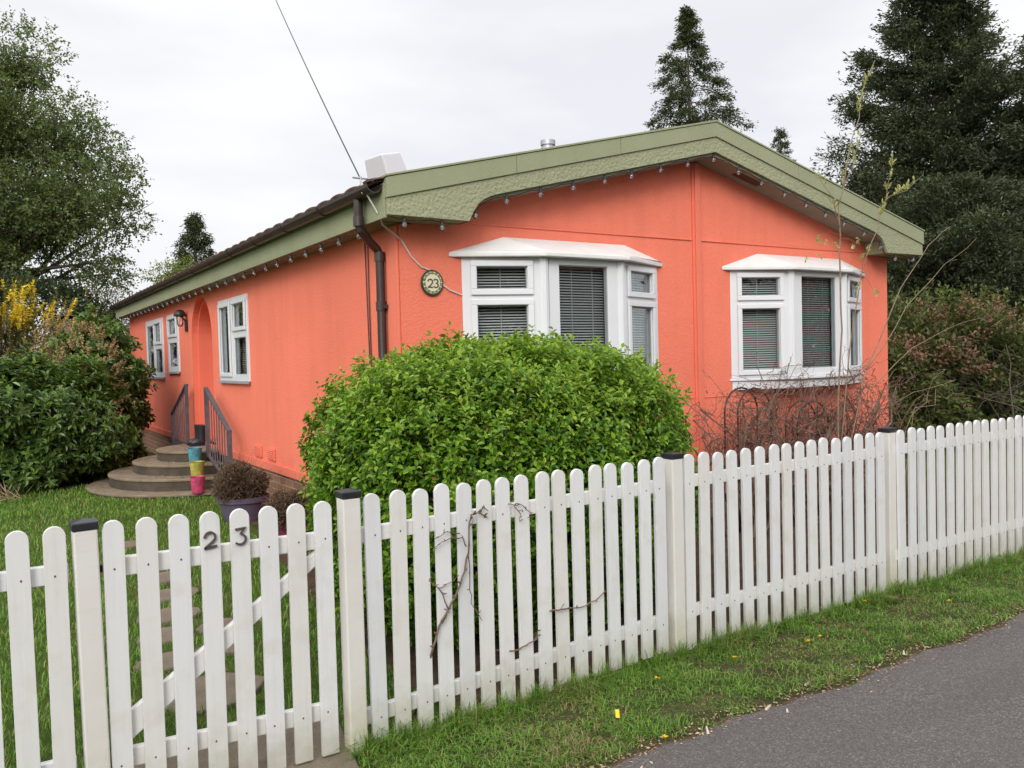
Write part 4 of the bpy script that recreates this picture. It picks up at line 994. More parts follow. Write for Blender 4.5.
# --- broadleaf tree, left
def broadleaf(name, base, crown_c, crown_r, label, mats, n_lump=46, lump_r=(0.7, 1.3), per=(140, 9), ln=0.10, wd=0.05, seed=1, limbs=14, tr=0.22, shoot=0.35, group=None, p=2.0):
    global rng
    keep_rng = rng; rng = np.random.default_rng(seed); random.seed(seed)
    root = empty(name, base, label, 'tree', group)
    c = np.array(crown_c); r = np.array(crown_r); cen = []
    for i in range(n_lump):
        d = rdir(1)[0]; d[2] = d[2] if d[2] > -0.75 else -d[2]
        q = d*rng.uniform(0.35, 0.92)*r; cen.append(c + q)
    cen = np.array(cen)
    m = MB(); b = Vector(base); top = Vector(crown_c) - Vector((0, 0, crown_r[2]*0.35))
    tk = [b, b.lerp(top, .35)+Vector((.06, .05, 0)), b.lerp(top, .7)-Vector((.05, .02, 0)), top]
    m.tube(tk, [tr*1.25, tr, tr*.85, tr*.6], 12); m.build('trunk', M['bark'], root, smooth=True)
    m = MB()
    for i, q in enumerate(cen):
        s = b.lerp(top, random.uniform(.5, 1.0)); e = Vector(q); mid = s.lerp(e, .5) + Vector((0, 0, -0.1*(e-s).length*random.random())) + Vector(rng.normal(0, .12, 3))
        w0 = tr*random.uniform(.22, .42); m.tube([s, s.lerp(mid, .5), mid, mid.lerp(e, .5), e], [w0, w0*.8, w0*.55, w0*.4, w0*.2], 6)
        for k in range(7):
            st_ = mid.lerp(e, random.uniform(.2, 1)); dd = Vector(rdir(1)[0])*lump_r[1]*random.uniform(.6, 1.05); m.tube([st_, st_+dd*.5, st_+dd], [w0*.2, w0*.14, w0*.06], 4)
    m.build('limbs', M['bark'], root, smooth=True)
    Ps = []; As = []
    for q in cen:
        R_ = rng.uniform(*lump_r); n = int(per[0]*(R_/lump_r[1])**2)
        d = rdir(n); rad = R_*(0.45+0.62*rng.uniform(size=n)**0.6); P = q + d*rad[:, None]*np.array([1, 1, .8])
        Ps.append(P); As.append(unit(d + np.array([0, 0, .15]) + rng.normal(size=d.shape)*.5))
    P = np.concatenate(Ps); A = np.concatenate(As)
    P2, D2, N2, l2, w2 = sprigs(P - A*shoot*.5, A, per[1], ln, wd, shoot, 0.15, 1.0)
    v, f = leaf_arrays(P2, D2, N2, l2, w2, shape=4); np_obj('crown', v, f, mats, root)
    rng = keep_rng; random.seed(seed+100)
    return root
lm_tree = leaf_mat('tree_leaf', [(0.03, 0.05, 0.014), (0.07, 0.10, 0.028), (0.125, 0.165, 0.045), (0.20, 0.235, 0.08)], 0.45, 0.28, 0.6)
broadleaf('broadleaf_tree', (-0.9, 22.0, 0), (-1.5, 22.0, 6.15), (4.4, 3.4, 4.5), 'tall leafy broadleaf tree filling the left edge', [lm_tree], n_lump=112, lump_r=(0.55, 1.1), per=(270, 9), ln=0.088, wd=0.05, seed=4, tr=0.28)
lm_lime = leaf_mat('spring_leaf', [(0.10, 0.13, 0.03), (0.17, 0.21, 0.045), (0.26, 0.29, 0.07)], 0.5, 0.35, 0.8)
broadleaf('willow_shrub', (3.2, 19.0, 0), (3.25, 19.0, 2.7), (0.95, 0.8, 1.5), 'yellow green budding shrub behind the far end of the roof', [lm_lime], n_lump=34, lump_r=(0.3, 0.5), per=(120, 8), ln=0.08, wd=0.035, seed=7, tr=0.06, shoot=0.25)
lm_brownish = leaf_mat('brown_hedge_leaf', [(0.05, 0.035, 0.018), (0.09, 0.065, 0.03), (0.11, 0.10, 0.04), (0.05, 0.06, 0.02)], 0.7, 0.2, 0.8)
broadleaf('hedgerow_tree', (1.55, 17.5, 0), (1.5, 17.5, 1.9), (0.95, 0.7, 1.75), 'brown twiggy bush between laurel and far roof end', [lm_brownish], n_lump=26, lump_r=(0.3, 0.5), per=(80, 8), ln=0.06, wd=0.03, seed=9, tr=0.07, shoot=0.25)
lm_dark = leaf_mat('dark_hedge_leaf', [(0.012, 0.022, 0.010), (0.022, 0.036, 0.014), (0.04, 0.06, 0.02)], 0.55, 0.15, 0.6)
bh = empty('evergreen_hedge', (-2.0, 17.5, 0), 'dark evergreen hedge beneath the tall tree at the left', 'hedge')
leafy_mound(bh, (-2.2, 17.8, 1.6), (3.6, 0.9, 2.1), 4500, 0.12, 0.06, 7, 0.25, [lm_dark, lm_dark], p=3.0, amp=0.25, sc=1.2, seed=21, layers=((1.0, 1.0), (0.9, 0.5)), shape=4)
stems(bh, (-2.2, 17.8, 1.3), (3.3, 0.7, 1.6), 40, M['bark'], 2.0, rad=0.03)
# small weathered shed
sh = empty('garden_shed', (0.10, 14.6, 0), 'weathered grey lapped board shed glimpsed behind the laurel', 'shed')
m = MB()
shm = simple('weathered_board', (0.12, 0.12, 0.10), 0.85, 0.4, 9)
for i in range(17): m.box(0.04, 0.46, 14.5-0.01*(i % 2), 15.6, i*0.15, i*0.15+0.145)
m.build('wall', shm, sh)
MB().prism([(0.0, 2.555), (0.25, 2.61), (0.50, 2.555), (0.50, 2.58), (0.25, 2.635), (0.0, 2.58)], 'y', 14.4, 15.7).build('roof', simple('shed_felt', (0.07, 0.07, 0.065), 0.9), sh)

oh = empty('evergreen_hedge', (10, -10.5, 0), 'tall dark hedge across the road, out of view, added to darken the pane reflections', 'hedge')  # unseen hedge, sized so the panes reflect dark foliage instead of bright sky
leafy_mound(oh, (10, -10.5, 1.9), (27, 0.9, 2.3), 9000, 0.34, 0.20, 6, 0.5, [lm_dark, lm_laurel], p=5.0, amp=0.35, sc=0.9, seed=51, layers=((1.0, 1.0), (0.8, 0.6)), shape=4)
n = 90; a = rng.uniform(math.pi/2, 3*math.pi/2, n); lv = rng.integers(0, 4, n); rr = np.array([1.36, 1.09, .79, .45])[lv] + rng.uniform(-.12, .12, n); zz = np.array([.05, .20, .34, .48])[lv] + .006
v, f = leaf_arrays(np.stack([SC[0]+rr*np.cos(a), SC[1]+rr*np.sin(a), zz], 1), rdir(n)*np.array([1, 1, .1]), np.tile([0, 0, 1.0], (n, 1)) + rng.normal(size=(n, 3))*.2, .05, .03, .2, shape=4)
o = np_obj('leaf_litter', v, f, [lm_tan]); tag(o, 'dry leaves scattered on the round concrete steps', 'leaf litter', kind='stuff')
# --- conifers
lm_con = leaf_mat('conifer_spray', [(0.018, 0.025, 0.015), (0.038, 0.05, 0.027), (0.07, 0.085, 0.044), (0.115, 0.13, 0.062)], 0.6, 0.1, 0.5, 0.25)
lm_con2 = leaf_mat('cypress_spray', [(0.022, 0.03, 0.014), (0.042, 0.055, 0.024), (0.07, 0.085, 0.036), (0.11, 0.125, 0.05)], 0.6, 0.1, 0.5, 0.25)
def conifer(name, base, h, rmax, label, mat, n_br=260, zlow=0.06, seed=1, droop=0.15, per=46, ln=0.16, wd=0.035, power=0.8, group=None, tr=0.16, sparse=1.0, rise=0.0, cat='tree', clump=1.0, rag=1.0):
    r_ = np.random.default_rng(seed); root = empty(name, base, label, cat, group)
    b = np.array(base, float)
    MB().tube([Vector(base), Vector(base)+Vector((.03, 0, h*.5)), Vector(base)+Vector((0, .02, h*.97))], [tr, tr*.6, .012], 10).build('trunk', M['bark'], root, smooth=True)
    bm = MB(); Ps = []; Ds = []; Ns = []
    lob = r_.uniform(0, 6.28, 5)
    for i in range(n_br):
        t = (i + r_.uniform())/n_br; t = zlow + (1-zlow)*t**0.85
        a = i*2.39996 + r_.uniform(-.5, .5)
        prof = (1-t)**power
        R_ = rmax*prof*(0.74 + 0.15*math.sin(a*3+lob[0]+t*9) + 0.10*math.sin(a*2+lob[1]-t*23) + rag*r_.uniform(-.2, .26)) + 0.06
        z0 = h*t; dirv = np.array([math.cos(a), math.sin(a), 0.0])
        tip = np.array([math.cos(a)*R_, math.sin(a)*R_, R_*(rise - droop)])
        lift = R_*0.16*(1 if droop > 0 else -1)
        pts = [b + np.array([0, 0, z0]) + tip*(k/4) + np.array([0, 0, lift*math.sin(k/4*math.pi)]) for k in range(5)]
        bm.tube([Vector(p) for p in pts], [max(.004, .014*R_*(1-.8*k/4)+.003) for k in range(5)], 4, cap=False)
        side = np.array([-math.sin(a), math.cos(a), 0])
        nc = max(2, int(R_*3.2*sparse))
        for c_ in range(nc):
            s = 1.0 if c_ == 0 else r_.uniform(0.3, 0.98); lat = 0 if c_ == 0 else r_.uniform(-1, 1)*(0.40*R_*(1.1-s*0.7)+0.05)
            q = b + np.array([0, 0, z0]) + tip*s + np.array([0, 0, lift*math.sin(s*math.pi) - abs(lat)*0.3]) + side*lat
            m_ = int(per*r_.uniform(.6, 1.3)); sg = (0.08 + 0.045*R_)*clump*(0.65 if c_ == 0 else 1.0)
            ax = unit(dirv*0.8 + side*(np.sign(lat)*0.6) + np.array([0, 0, rise*1.5 - droop*1.2])); tt = r_.uniform(-1.3, 1.0, m_)*sg*1.5
            Ps.append(q + ax*tt[:, None] + r_.normal(size=(m_, 3))*sg*np.array([.8, .8, .34])); Ds.append(unit(ax + r_.normal(size=(m_, 3))*.35))
    bm.build('branches', M['bark'], root)
    P = np.concatenate(Ps); D = np.concatenate(Ds); n = len(P)
    # every point becomes a small fan of three scale sprays
    VV = []; 
    for k in range(4):
        d = unit(D + r_.normal(size=(n, 3))*.45); nn = unit(np.array([0, 0, 1.0]) + r_.normal(size=(n, 3))*.6)
        VV.append(leaf_arrays(P + r_.normal(size=(n, 3))*.05, d, nn, ln*r_.uniform(.6, 1.3, n), wd*r_.uniform(.7, 1.4, n), 0.3, shape=4))
    V, F, mi = merge([(v, f, 0) for v, f in VV]); np_obj('crown', V, F, [mat], root)
    return root
conifer('conifer_tree', (19.0, 17.0, 0), 12.9, 4.3, 'dark pointed conifer rising behind the roof ridge', lm_con2, n_br=120, zlow=0.3, seed=3, droop=0.22, per=34, ln=0.12, wd=0.035, power=0.85, clump=1.1, rag=2.0)
conifer('conifer_tree', (32.4, 24.2, 0), 12.4, 2.6, 'small distant conifer tip just right of the ridge', lm_con2, n_br=70, zlow=0.4, seed=5, droop=0.05, per=16, ln=0.13, wd=0.04, power=0.9)
conifer('cypress_tree', (5.2, 26.5, 0), 6.7, 3.2, 'drooping dark cypress beyond the far end of the roof', lm_con2, n_br=110, zlow=0.2, seed=8, droop=0.7, per=24, ln=0.13, wd=0.035, power=0.85)
conifer('leyland_cypress', (19.2, 8.6, 0), 13.2, 4.45, 'huge dark leyland cypress right of the roof, running out of the top of the picture', lm_con, n_br=420, zlow=0.03, seed=12, droop=0.0, per=24, ln=0.115, wd=0.036, power=1.0, tr=0.25, rise=0.12, sparse=1.6, rag=1.4)
conifer('leyland_cypress', (18.7, 5.0, 0), 8.9, 3.6, 'dark leyland cypress at the right edge of the picture', lm_con, n_br=360, zlow=0.03, seed=15, droop=0.0, per=24, ln=0.115, wd=0.036, power=0.6, tr=0.25, rise=0.12, sparse=1.6, rag=1.4)
conifer('leyland_cypress', (15.8, 6.4, 0), 5.0, 3.2, 'lower dark leyland cypress in front of the two tall ones', lm_con, n_br=330, zlow=0.03, seed=18, droop=0.0, per=21, ln=0.105, wd=0.034, power=0.5, tr=0.18, rise=0.12, sparse=1.4, rag=1.4)
# --- mixed hedge right of the house
lm_mix = leaf_mat('mixed_hedge_leaf', [(0.02, 0.028, 0.01), (0.05, 0.065, 0.018), (0.10, 0.125, 0.03), (0.19, 0.21, 0.055)], 0.5, 0.25, 0.9)
lm_mixred = leaf_mat('reddish_leaf', [(0.09, 0.045, 0.03), (0.19, 0.09, 0.055), (0.28, 0.15, 0.09)], 0.6, 0.2)
mh = empty('mixed_hedge', (13.4, 4.4, 0), 'straggly mixed hedge with reddish sprays right of the house', 'hedge')
leafy_mound(mh, (13.4, 4.5, 1.00), (3.6, 1.1, 1.30), 3300, 0.095, 0.055, 8, 0.24, [lm_mix, lm_mixred], p=2.6, amp=0.55, sc=1.7, seed=31, layers=((1.0, 1.0), (0.85, 0.8)), frac_new=0.25, shape=4)
stems(mh, (13.2, 3.9, 0.9), (3.3, 0.9, 1.3), 60, M['bark'], 2.6, rad=0.014)

P, N = surf((13.4, 4.5, 1.00), (3.6, 1.15, 1.33), 5000, 2.6); kk = (lumps(P, 1.0, 2.2, 63) > .38) & (P[:, 2] > .7); P, N = P[kk], N[kk]
P = P + N*lumps(P, .55, 1.7, 31)[:, None] + N*.05; A = unit(N + np.array([0, 0, .9]) + rng.normal(size=P.shape)*.4)
P2, D2, N2, l2, w2 = sprigs(P, A, 7, .07, .04, .2, .1, 1.2); v, f = leaf_arrays(P2, D2, N2, l2, w2, shape=4); np_obj('reddish_sprays', v, f, [lm_mixred], mh)
P, N = surf((13.4, 4.5, 1.00), (3.5, 1.0, 1.35), 500, 2.6); kk = P[:, 2] > 1.75; P, N = P[kk], N[kk]; A = unit(np.array([0, -.1, 1.0]) + rng.normal(size=P.shape)*.35)
P2, D2, N2, l2, w2 = sprigs(P, A, 10, .085, .045, .3, 0, 1.0); v, f = leaf_arrays(P2, D2, N2, l2, w2, shape=4); np_obj('tall_shoots', v, f, [lm_mix], mh)
# --- bare climbing rose in front of the right bay and its metal hoops
bs = empty('climbing_rose', (5.6, 1.95, 0), 'leafless tangled climbing rose in front of the right bay window', 'shrub')
m = MB(); r3 = np.random.default_rng(77)
def arc_stem(m, b, e, lift, r0, n=7, sides=5, wob=0.05):
    pts = []
    for i in range(n+1):
        t = i/n; p = np.array(b)*(1-t) + np.array(e)*t + np.array([0, 0, lift*4*t*(1-t)]) + r3.normal(0, wob, 3)*math.sin(math.pi*t); pts.append(p)
    m.tube([Vector(p) for p in pts], [r0*(1-.7*i/n) for i in range(n+1)], sides, cap=False); return pts
for i in range(165):
    b = (r3.uniform(4.15, 6.5), r3.uniform(1.7, 2.15), 0.0); a = r3.uniform(0, 6.28); rr = r3.uniform(.3, 1.3)
    e = (np.clip(b[0]+rr*math.cos(a)*1.0, 3.7, 6.95), np.clip(b[1]+rr*math.sin(a)*.35, 1.45, 2.25), r3.uniform(0.55, 1.42 - 0.14*abs(b[0]-5.5)))
    ps = arc_stem(m, b, e, r3.uniform(0.05, .55), r3.uniform(.005, .012), 9, 5, .08)
    for k in range(5):
        s = ps[r3.integers(2, len(ps))]; d = rdir(1)[0]*np.array([1.2, .35, .55]); ln_ = r3.uniform(.12, .5)
        q = arc_stem(m, s, s+d*ln_, r3.uniform(-.06, .12), r3.uniform(.0022, .0042), 5, 4, .03)
        for kk in range(2):
            s2 = q[r3.integers(1, len(q))]; arc_stem(m, s2, s2 + rdir(1)[0]*np.array([1, .4, .8])*r3.uniform(.05, .17), 0, .0022, 2, 3, .008)
m.build('stems', M['twig_red'], bs)
# sprawling long canes to either side
m = MB()
for b, e, l in [((4.4, 1.8, 0), (3.62, 1.75, 1.25), .12), ((4.5, 1.9, 0), (3.75, 1.9, .95), .3), ((6.6, 1.8, 0), (7.45, 1.8, 1.35), .25), ((6.4, 1.9, 0), (7.6, 1.7, 1.0), .5), ((4.9, 1.9, .4), (3.9, 1.85, 1.45), .1), ((4.3, 1.8, 0), (5.3, 1.8, 1.3), .45), ((5.4, 1.7, 0), (7.3, 1.6, 1.25), .3)]:
    ps = arc_stem(m, b, e, l, .006, 9, 5, .05)
    for k in range(9):
        s = ps[r3.integers(2, len(ps))]; arc_stem(m, s, s + rdir(1)[0]*np.array([1, .3, .8])*r3.uniform(.1, .3), 0, .002, 3, 4, .015)
m.build('canes', M['twig_pale'], bs)
lm_dead = leaf_mat('dead_leaf', [(0.11, 0.06, 0.03), (0.19, 0.10, 0.055), (0.26, 0.15, 0.09)], 0.8, 0.2)
n = 380; P = np.stack([r3.uniform(4.0, 6.9, n), r3.uniform(1.6, 2.2, n), r3.uniform(.35, 1.3, n)], 1); v, f = leaf_arrays(P, rdir(n), rdir(n), .04*r3.uniform(.6, 1.3, n), .018, shape=4); np_obj('dead_leaves', v, f, [lm_dead], bs)
hp = empty('garden_hoops', (5.06, 1.95, 0), 'black metal garden hoops carrying the bare climbing rose', 'plant support')
def hoop(xa, xb, y, z): 
    c_ = (xa+xb)/2; rr = (xb-xa)/2
    return [(xa, y, 0), (xa, y, z-rr)] + [(c_-rr*math.cos(a), y, z-rr+rr*math.sin(a)) for a in np.linspace(.2, math.pi-.2, 9)] + [(xb, y, z-rr), (xb, y, 0)]
for (xa, xb, y, z) in ((4.37, 4.80, 1.90, 1.27), (4.40, 4.83, 2.08, 1.27), (5.29, 5.75, 2.0, 1.10), (5.32, 5.78, 2.16, 1.10)):
    MB().tube(hoop(xa, xb, y, z), 0.0085, 8).build('hoop', M['black_metal'], hp, smooth=True)
for (a, b, y) in ((4.37, 4.83, 1.9), (5.29, 5.78, 2.0)):
    for z in (0.62, 0.78, 0.94):
        MB().tube([(a, y, z), (b-.03, y, z)], .006, 6).build('cross_bar', M['black_metal'], hp)
# --- young willow stem with catkins
ws_ = empty('willow_sapling', (5.36, 1.60, 0), 'thin budding sapling rising in front of the right bay window', 'sapling')
lm_cat = leaf_mat('catkin_leaf', [(0.28, 0.29, 0.09), (0.42, 0.42, 0.16), (0.55, 0.54, 0.26)], 0.6, 0.35)
paths = [([(5.34, 1.6, 0), (5.33, 1.6, .8), (5.41, 1.6, 1.77), (5.44, 1.6, 2.5), (5.40, 1.6, 2.90), (5.56, 1.6, 3.35), (5.74, 1.6, 3.90), (5.98, 1.6, 4.3)], .0105),
         ([(5.40, 1.6, 2.90), (5.58, 1.58, 3.25), (5.72, 1.56, 3.62)], .005), ([(5.43, 1.6, 2.72), (5.31, 1.6, 2.95), (5.14, 1.6, 3.12)], .004),
         ([(5.36, 1.62, .5), (5.62, 1.65, 1.6), (5.80, 1.66, 2.3), (6.08, 1.66, 2.75), (6.22, 1.66, 3.05), (6.33, 1.66, 3.4)], .0065), ([(6.22, 1.66, 3.05), (6.55, 1.66, 3.15), (6.85, 1.66, 3.33)], .004),
         ([(5.45, 1.65, .3), (5.95, 1.7, 1.4), (6.5, 1.7, 2.2), (7.0, 1.7, 2.62), (7.4, 1.7, 2.85)], .007), ([(5.95, 1.7, 1.4), (6.6, 1.7, 2.0), (7.3, 1.7, 2.45), (7.9, 1.7, 2.75)], .005), ([(5.8, 1.7, 1.1), (6.7, 1.7, 1.6), (7.6, 1.7, 1.85), (8.1, 1.7, 1.9)], .005)]
m = MB()
for pts, r0 in paths:
    d = []
    for i in range(len(pts)-1):
        for t in (0, .33, .67): d.append(Vector(pts[i]).lerp(Vector(pts[i+1]), t) + Vector(r3.normal(0, .008, 3)))
    d.append(Vector(pts[-1])); m.tube(d, [r0*(1-.75*i/len(d)) for i in range(len(d))], 6)
m.build('stems', M['twig_pale'], ws_, smooth=True)
cp = []; ca = []
for idx, (lo, cnt) in {0: (0.62, 18), 1: (.3, 8), 2: (.3, 6), 3: (.62, 18), 4: (.1, 14)}.items():
    pts = [Vector(p) for p in paths[idx][0]]; n = len(pts)-1
    for k in range(cnt):
        t = lo + (1-lo)*random.random(); s = min(t*n, n-1e-3); i = int(s); p = pts[i].lerp(pts[i+1], s-i); cp.append(p); ca.append(((pts[i+1]-pts[i]).normalized()*.6 + Vector(rdir(1)[0])*.5 + Vector((0, 0, .5))))
for q in [(5.13, 1.6, 2.62), (5.05, 1.6, 2.48), (5.2, 1.6, 2.6), (5.62, 1.6, 2.6), (5.7, 1.6, 2.5), (5.8, 1.6, 2.55), (5.75, 1.6, 2.2), (5.9, 1.6, 2.15)]:
    for k in range(2): cp.append(Vector(q)+Vector(r3.normal(0, .03, 3))); ca.append(Vector((0.1, 0, -1))*.6 + Vector(rdir(1)[0])*.4)
cp = np.array(cp); ca = np.array(ca); P2, D2, N2, l2, w2 = sprigs(cp, ca, 7, .036, .017, .055, 0, .6); v, f = leaf_arrays(P2, D2, N2, l2, w2, shape=4); np_obj('catkins', v, f, [lm_cat], ws_)
for a, b in (((5.43, 1.6, 2.62), (5.13, 1.6, 2.64)), ((5.43, 1.6, 2.60), (5.7, 1.6, 2.55)), ((5.80, 1.66, 2.3), (5.9, 1.6, 2.15))): MB().tube([a, Vector(a).lerp(Vector(b), .5)+Vector((0, 0, .03)), b], [.003, .0025, .0015], 4).build('twig', M['twig_pale'], ws_)

# --- potted shrubs by the side wall
lm_heather = leaf_mat('heather_leaf', [(0.045, 0.025, 0.02), (0.085, 0.05, 0.035), (0.15, 0.095, 0.06), (0.21, 0.14, 0.09)], 0.7, 0.15, 3)
def potted(label, c, r0, r1, h, col, br, bh_, seed, nn):
    root = empty('potted_plant', c, label, 'potted plant', 'potted brown shrubs beside the steps')
    MB().lathe([(0, .002), (r0, .002), (r0+(r1-r0)*.8, h*.78), (r1+.012, h*.80), (r1+.018, h), (r1-.006, h), (r1-.02, h*.86), (0, h*.86)], c, 28).build('pot', simple('pot_plastic', col, .4, .12, 8), root, smooth='auto')
    leafy_mound(root, (c[0], c[1], c[2]+h+bh_*.42), (br, br, bh_*.62), nn, .028, .010, 8, .07, [lm_heather, lm_heather], p=2.2, amp=.05, sc=7, seed=seed, layers=((1, 1), (.8, .7), (.6, .4)), frac_new=0, shape=4, cut=c[2]+h*.9)
    stems(root, (c[0], c[1], c[2]+h+bh_*.4), (br*.9, br*.9, bh_*.55), 36, M['twig'], br*.35, rad=.005, zb=c[2]+h*.85)
potted('lilac purple tub with a dry brown bushy plant beside the steps', (1.03, 5.55, 0), .19, .25, .25, (0.115, 0.085, 0.135), .24, .25, 41, 1700)
potted('magenta pot with a dry brown bushy plant, closer to the gate', (1.17, 4.38, 0), .14, .185, .14, (0.26, 0.045, 0.09), .21, .20, 43, 1300)
# straw clump at the lawn edge
n = 60; P = np.array([-1.05, 8.75, 0.02]) + r3.normal(size=(n, 3))*np.array([.15, .12, .01]); D = unit(np.array([-.2, -.2, .6]) + r3.normal(size=(n, 3))*.6); D[:, 2] = np.abs(D[:, 2])
v, f = leaf_arrays(P, D, rdir(n), .35*r3.uniform(.4, 1.1, n), .012, shape=4); sw = np_obj('dry_grass_clump', v, f, [leaf_mat('straw', [(.25, .18, .10), (.42, .33, .2)], .8, .2)], loc=(-1.05, 8.75, 0)); tag(sw, 'clump of dry straw coloured stalks at the foot of the laurel', 'dead plant')

# ------------------------------------------------------------------ grass
lm_grass = leaf_mat('grass_blade', [(0.03, 0.08, 0.01), (0.085, 0.20, 0.02), (0.165, 0.31, 0.035), (0.28, 0.42, 0.08)], 0.5, 0.3, 2.6)
lm_straw = leaf_mat('dry_blade', [(0.14, 0.12, 0.04), (0.26, 0.20, 0.09), (0.34, 0.28, 0.14)], 0.7, 0.2)
def blades(P, h, w, lean):
    n = len(P); az = rng.uniform(0, 6.283, n); D = np.stack([np.cos(az), np.sin(az), np.zeros(n)], 1); Sd = np.stack([-np.sin(az), np.cos(az), np.zeros(n)], 1)
    h = h[:, None]; w = w[:, None]; l = lean[:, None]; up = np.array([0, 0, 1.0])
    p1 = P + up*h*.55 + D*l*h*.30; p2 = P + up*h*(1-.25*l) + D*l*h
    V = np.stack([P - Sd*w/2, P + Sd*w/2, p1 + Sd*w*.42, p1 - Sd*w*.42, p2], 1).reshape(-1, 3); o = (np.arange(n)*5)[:, None]
    Q = np.array([[0, 1, 2, 3]]) + o; T = np.array([[3, 2, 4, 4]]) + o
    return V, Q, T
def grass(name, P, h, w, lean, straw, label):
    V, Q, T = blades(P, h, w, lean); n = len(P)
    me = bpy.data.meshes.new(name); F = Q.tolist() + T[:, :3].tolist()
    me.from_pydata(V.tolist(), [], F); me.materials.append(lm_grass); me.materials.append(lm_straw)
    mi = (rng.uniform(size=n) < straw).astype(np.int32); me.polygons.foreach_set('material_index', np.concatenate([mi, mi]))
    o = bpy.data.objects.new(name, me); COL.objects.link(o); me.update(); tag(o, label, 'grass', kind='stuff'); return o
def scatter(x0, x1, y0, y1, n):
    return np.stack([rng.uniform(x0, x1, n), rng.uniform(y0, y1, n), np.zeros(n)], 1)
def in_rects(P, rects):
    k = np.zeros(len(P), bool)
    for a, b, c_, d in rects: k |= (P[:, 0] > a) & (P[:, 0] < b) & (P[:, 1] > c_) & (P[:, 1] < d)
    return k
# verge
def patch(P, sc, seed): return lumps(P, 1.0, sc, seed)
N = 92000; P = scatter(-2.0, 7.5, -0.70, 0.03, N)
ey = np.array([edge_y(x) for x in P[:, 0]]) + 0.015 + 0.03*np.sin(P[:, 0]*7.7)
P = P[P[:, 1] > ey + rng.exponential(0.035, N)]
path_hit = in_rects(P, [(-0.86, -0.03, -0.37, 0.1)]); P = P[~path_hit]
dn = patch(P, 6.0, 2) + 0.6*patch(P, 15.0, 8); P = P[rng.uniform(size=len(P)) < np.clip(1.0 + dn*0.85, 0.10, 1)]
near = np.exp(-((P[:, 1]+0.03)/0.07)**2)
h = (0.030 + 0.020*np.clip(patch(P, 7.0, 5), -1, 1) + 0.06*near*rng.uniform(.3, 1.2, len(P)))*rng.uniform(.5, 1.3, len(P)); 
grass('verge_grass', P, np.clip(h, .012, .2), rng.uniform(.0022, .0058, len(P)), rng.uniform(.4, 1.9, len(P)), np.clip(0.10 + 0.35*lumps(P, 1.0, 3.5, 41), 0.04, 0.6), 'short rough grass on the verge before the fence')
# tall tufts at the fence foot
cx_ = np.concatenate([rng.uniform(0.03, 6.0, 130), [3.72, 3.76, 3.8, 3.68, 3.85, 0.03, 0.06, 1.8]]); Pt = []
for q in cx_:
    n = rng.integers(10, 34); Pt.append(np.stack([q + rng.normal(0, .02, n), -0.025 + rng.normal(0, .016, n), np.zeros(n)], 1))
P = np.concatenate(Pt); grass('fence_tufts', P, rng.uniform(.04, .15, len(P)), rng.uniform(.002, .004, len(P)), rng.uniform(.1, .9, len(P)), 0.08, 'longer grass tufts along the foot of the fence')
# lawn in the garden
N = 95000; u = rng.uniform(size=N)**1.35; P = np.stack([rng.uniform(-3.8, 1.5, N), 0.05 + u*10.5, np.zeros(N)], 1)
bad = in_rects(P, [(-0.88, 0.03, 0.0, 0.5)]) | ((P[:, 0] > 0.42+0.10*P[:, 1]) & (P[:, 1] < 6.6)) | (((P[:, 0]-SC[0])**2 + (P[:, 1]-SC[1])**2) < 1.52**2)
for (x, y, a, b) in stones: bad |= (((P[:, 0]-x)/(a*.95))**2 + ((P[:, 1]-y)/(b*.95))**2) < 1
bad |= ((P[:, 0]+0.78)/1.0)**2 + ((P[:, 1]-10.0)/0.85)**2 < 1
P = P[~bad]; wear = np.exp(-((P[:, 0]+0.22-0.02*P[:, 1])/0.30)**2)*(P[:, 1] < 5.5)
P = P[rng.uniform(size=len(P)) < 1 - 0.5*wear]
h = (0.045 + 0.02*np.clip(patch(P, 2.0, 7), -1, 1))*rng.uniform(.6, 1.4, len(P)); grass('lawn_grass', P, h, rng.uniform(.003, .006, len(P))*(1+P[:, 1]*.12), rng.uniform(.2, .9, len(P)), 0.06, 'short green lawn between gate and steps')

lm_weed = leaf_mat('weed_leaf', [(0.06, 0.13, 0.02), (0.11, 0.20, 0.035), (0.16, 0.26, 0.06)], .45, .3)
wl = ['broadleaf weed at the foot of the third fence post', 'small broadleaf weed below the second fence post']
for (x, y, r_), lb_ in zip([(3.50, -0.10, .075), (1.70, -0.13, .055)], wl):
    n = 13; az = np.arange(n)*2.4 + rng.uniform(0, 1, n); D = np.stack([np.cos(az), np.sin(az), rng.uniform(.25, 1.0, n)], 1)
    v, f = leaf_arrays(np.tile([x, y, .008], (n, 1)), D, np.tile([0, 0, 1.0], (n, 1)), r_*rng.uniform(.6, 1.2, n), r_*.36*rng.uniform(.8, 1.2, n), .12)
    tag(np_obj('broadleaf_weed', v, f, [lm_weed], loc=(x, y, 0)), lb_, 'weed', 'broadleaf weeds in the verge')
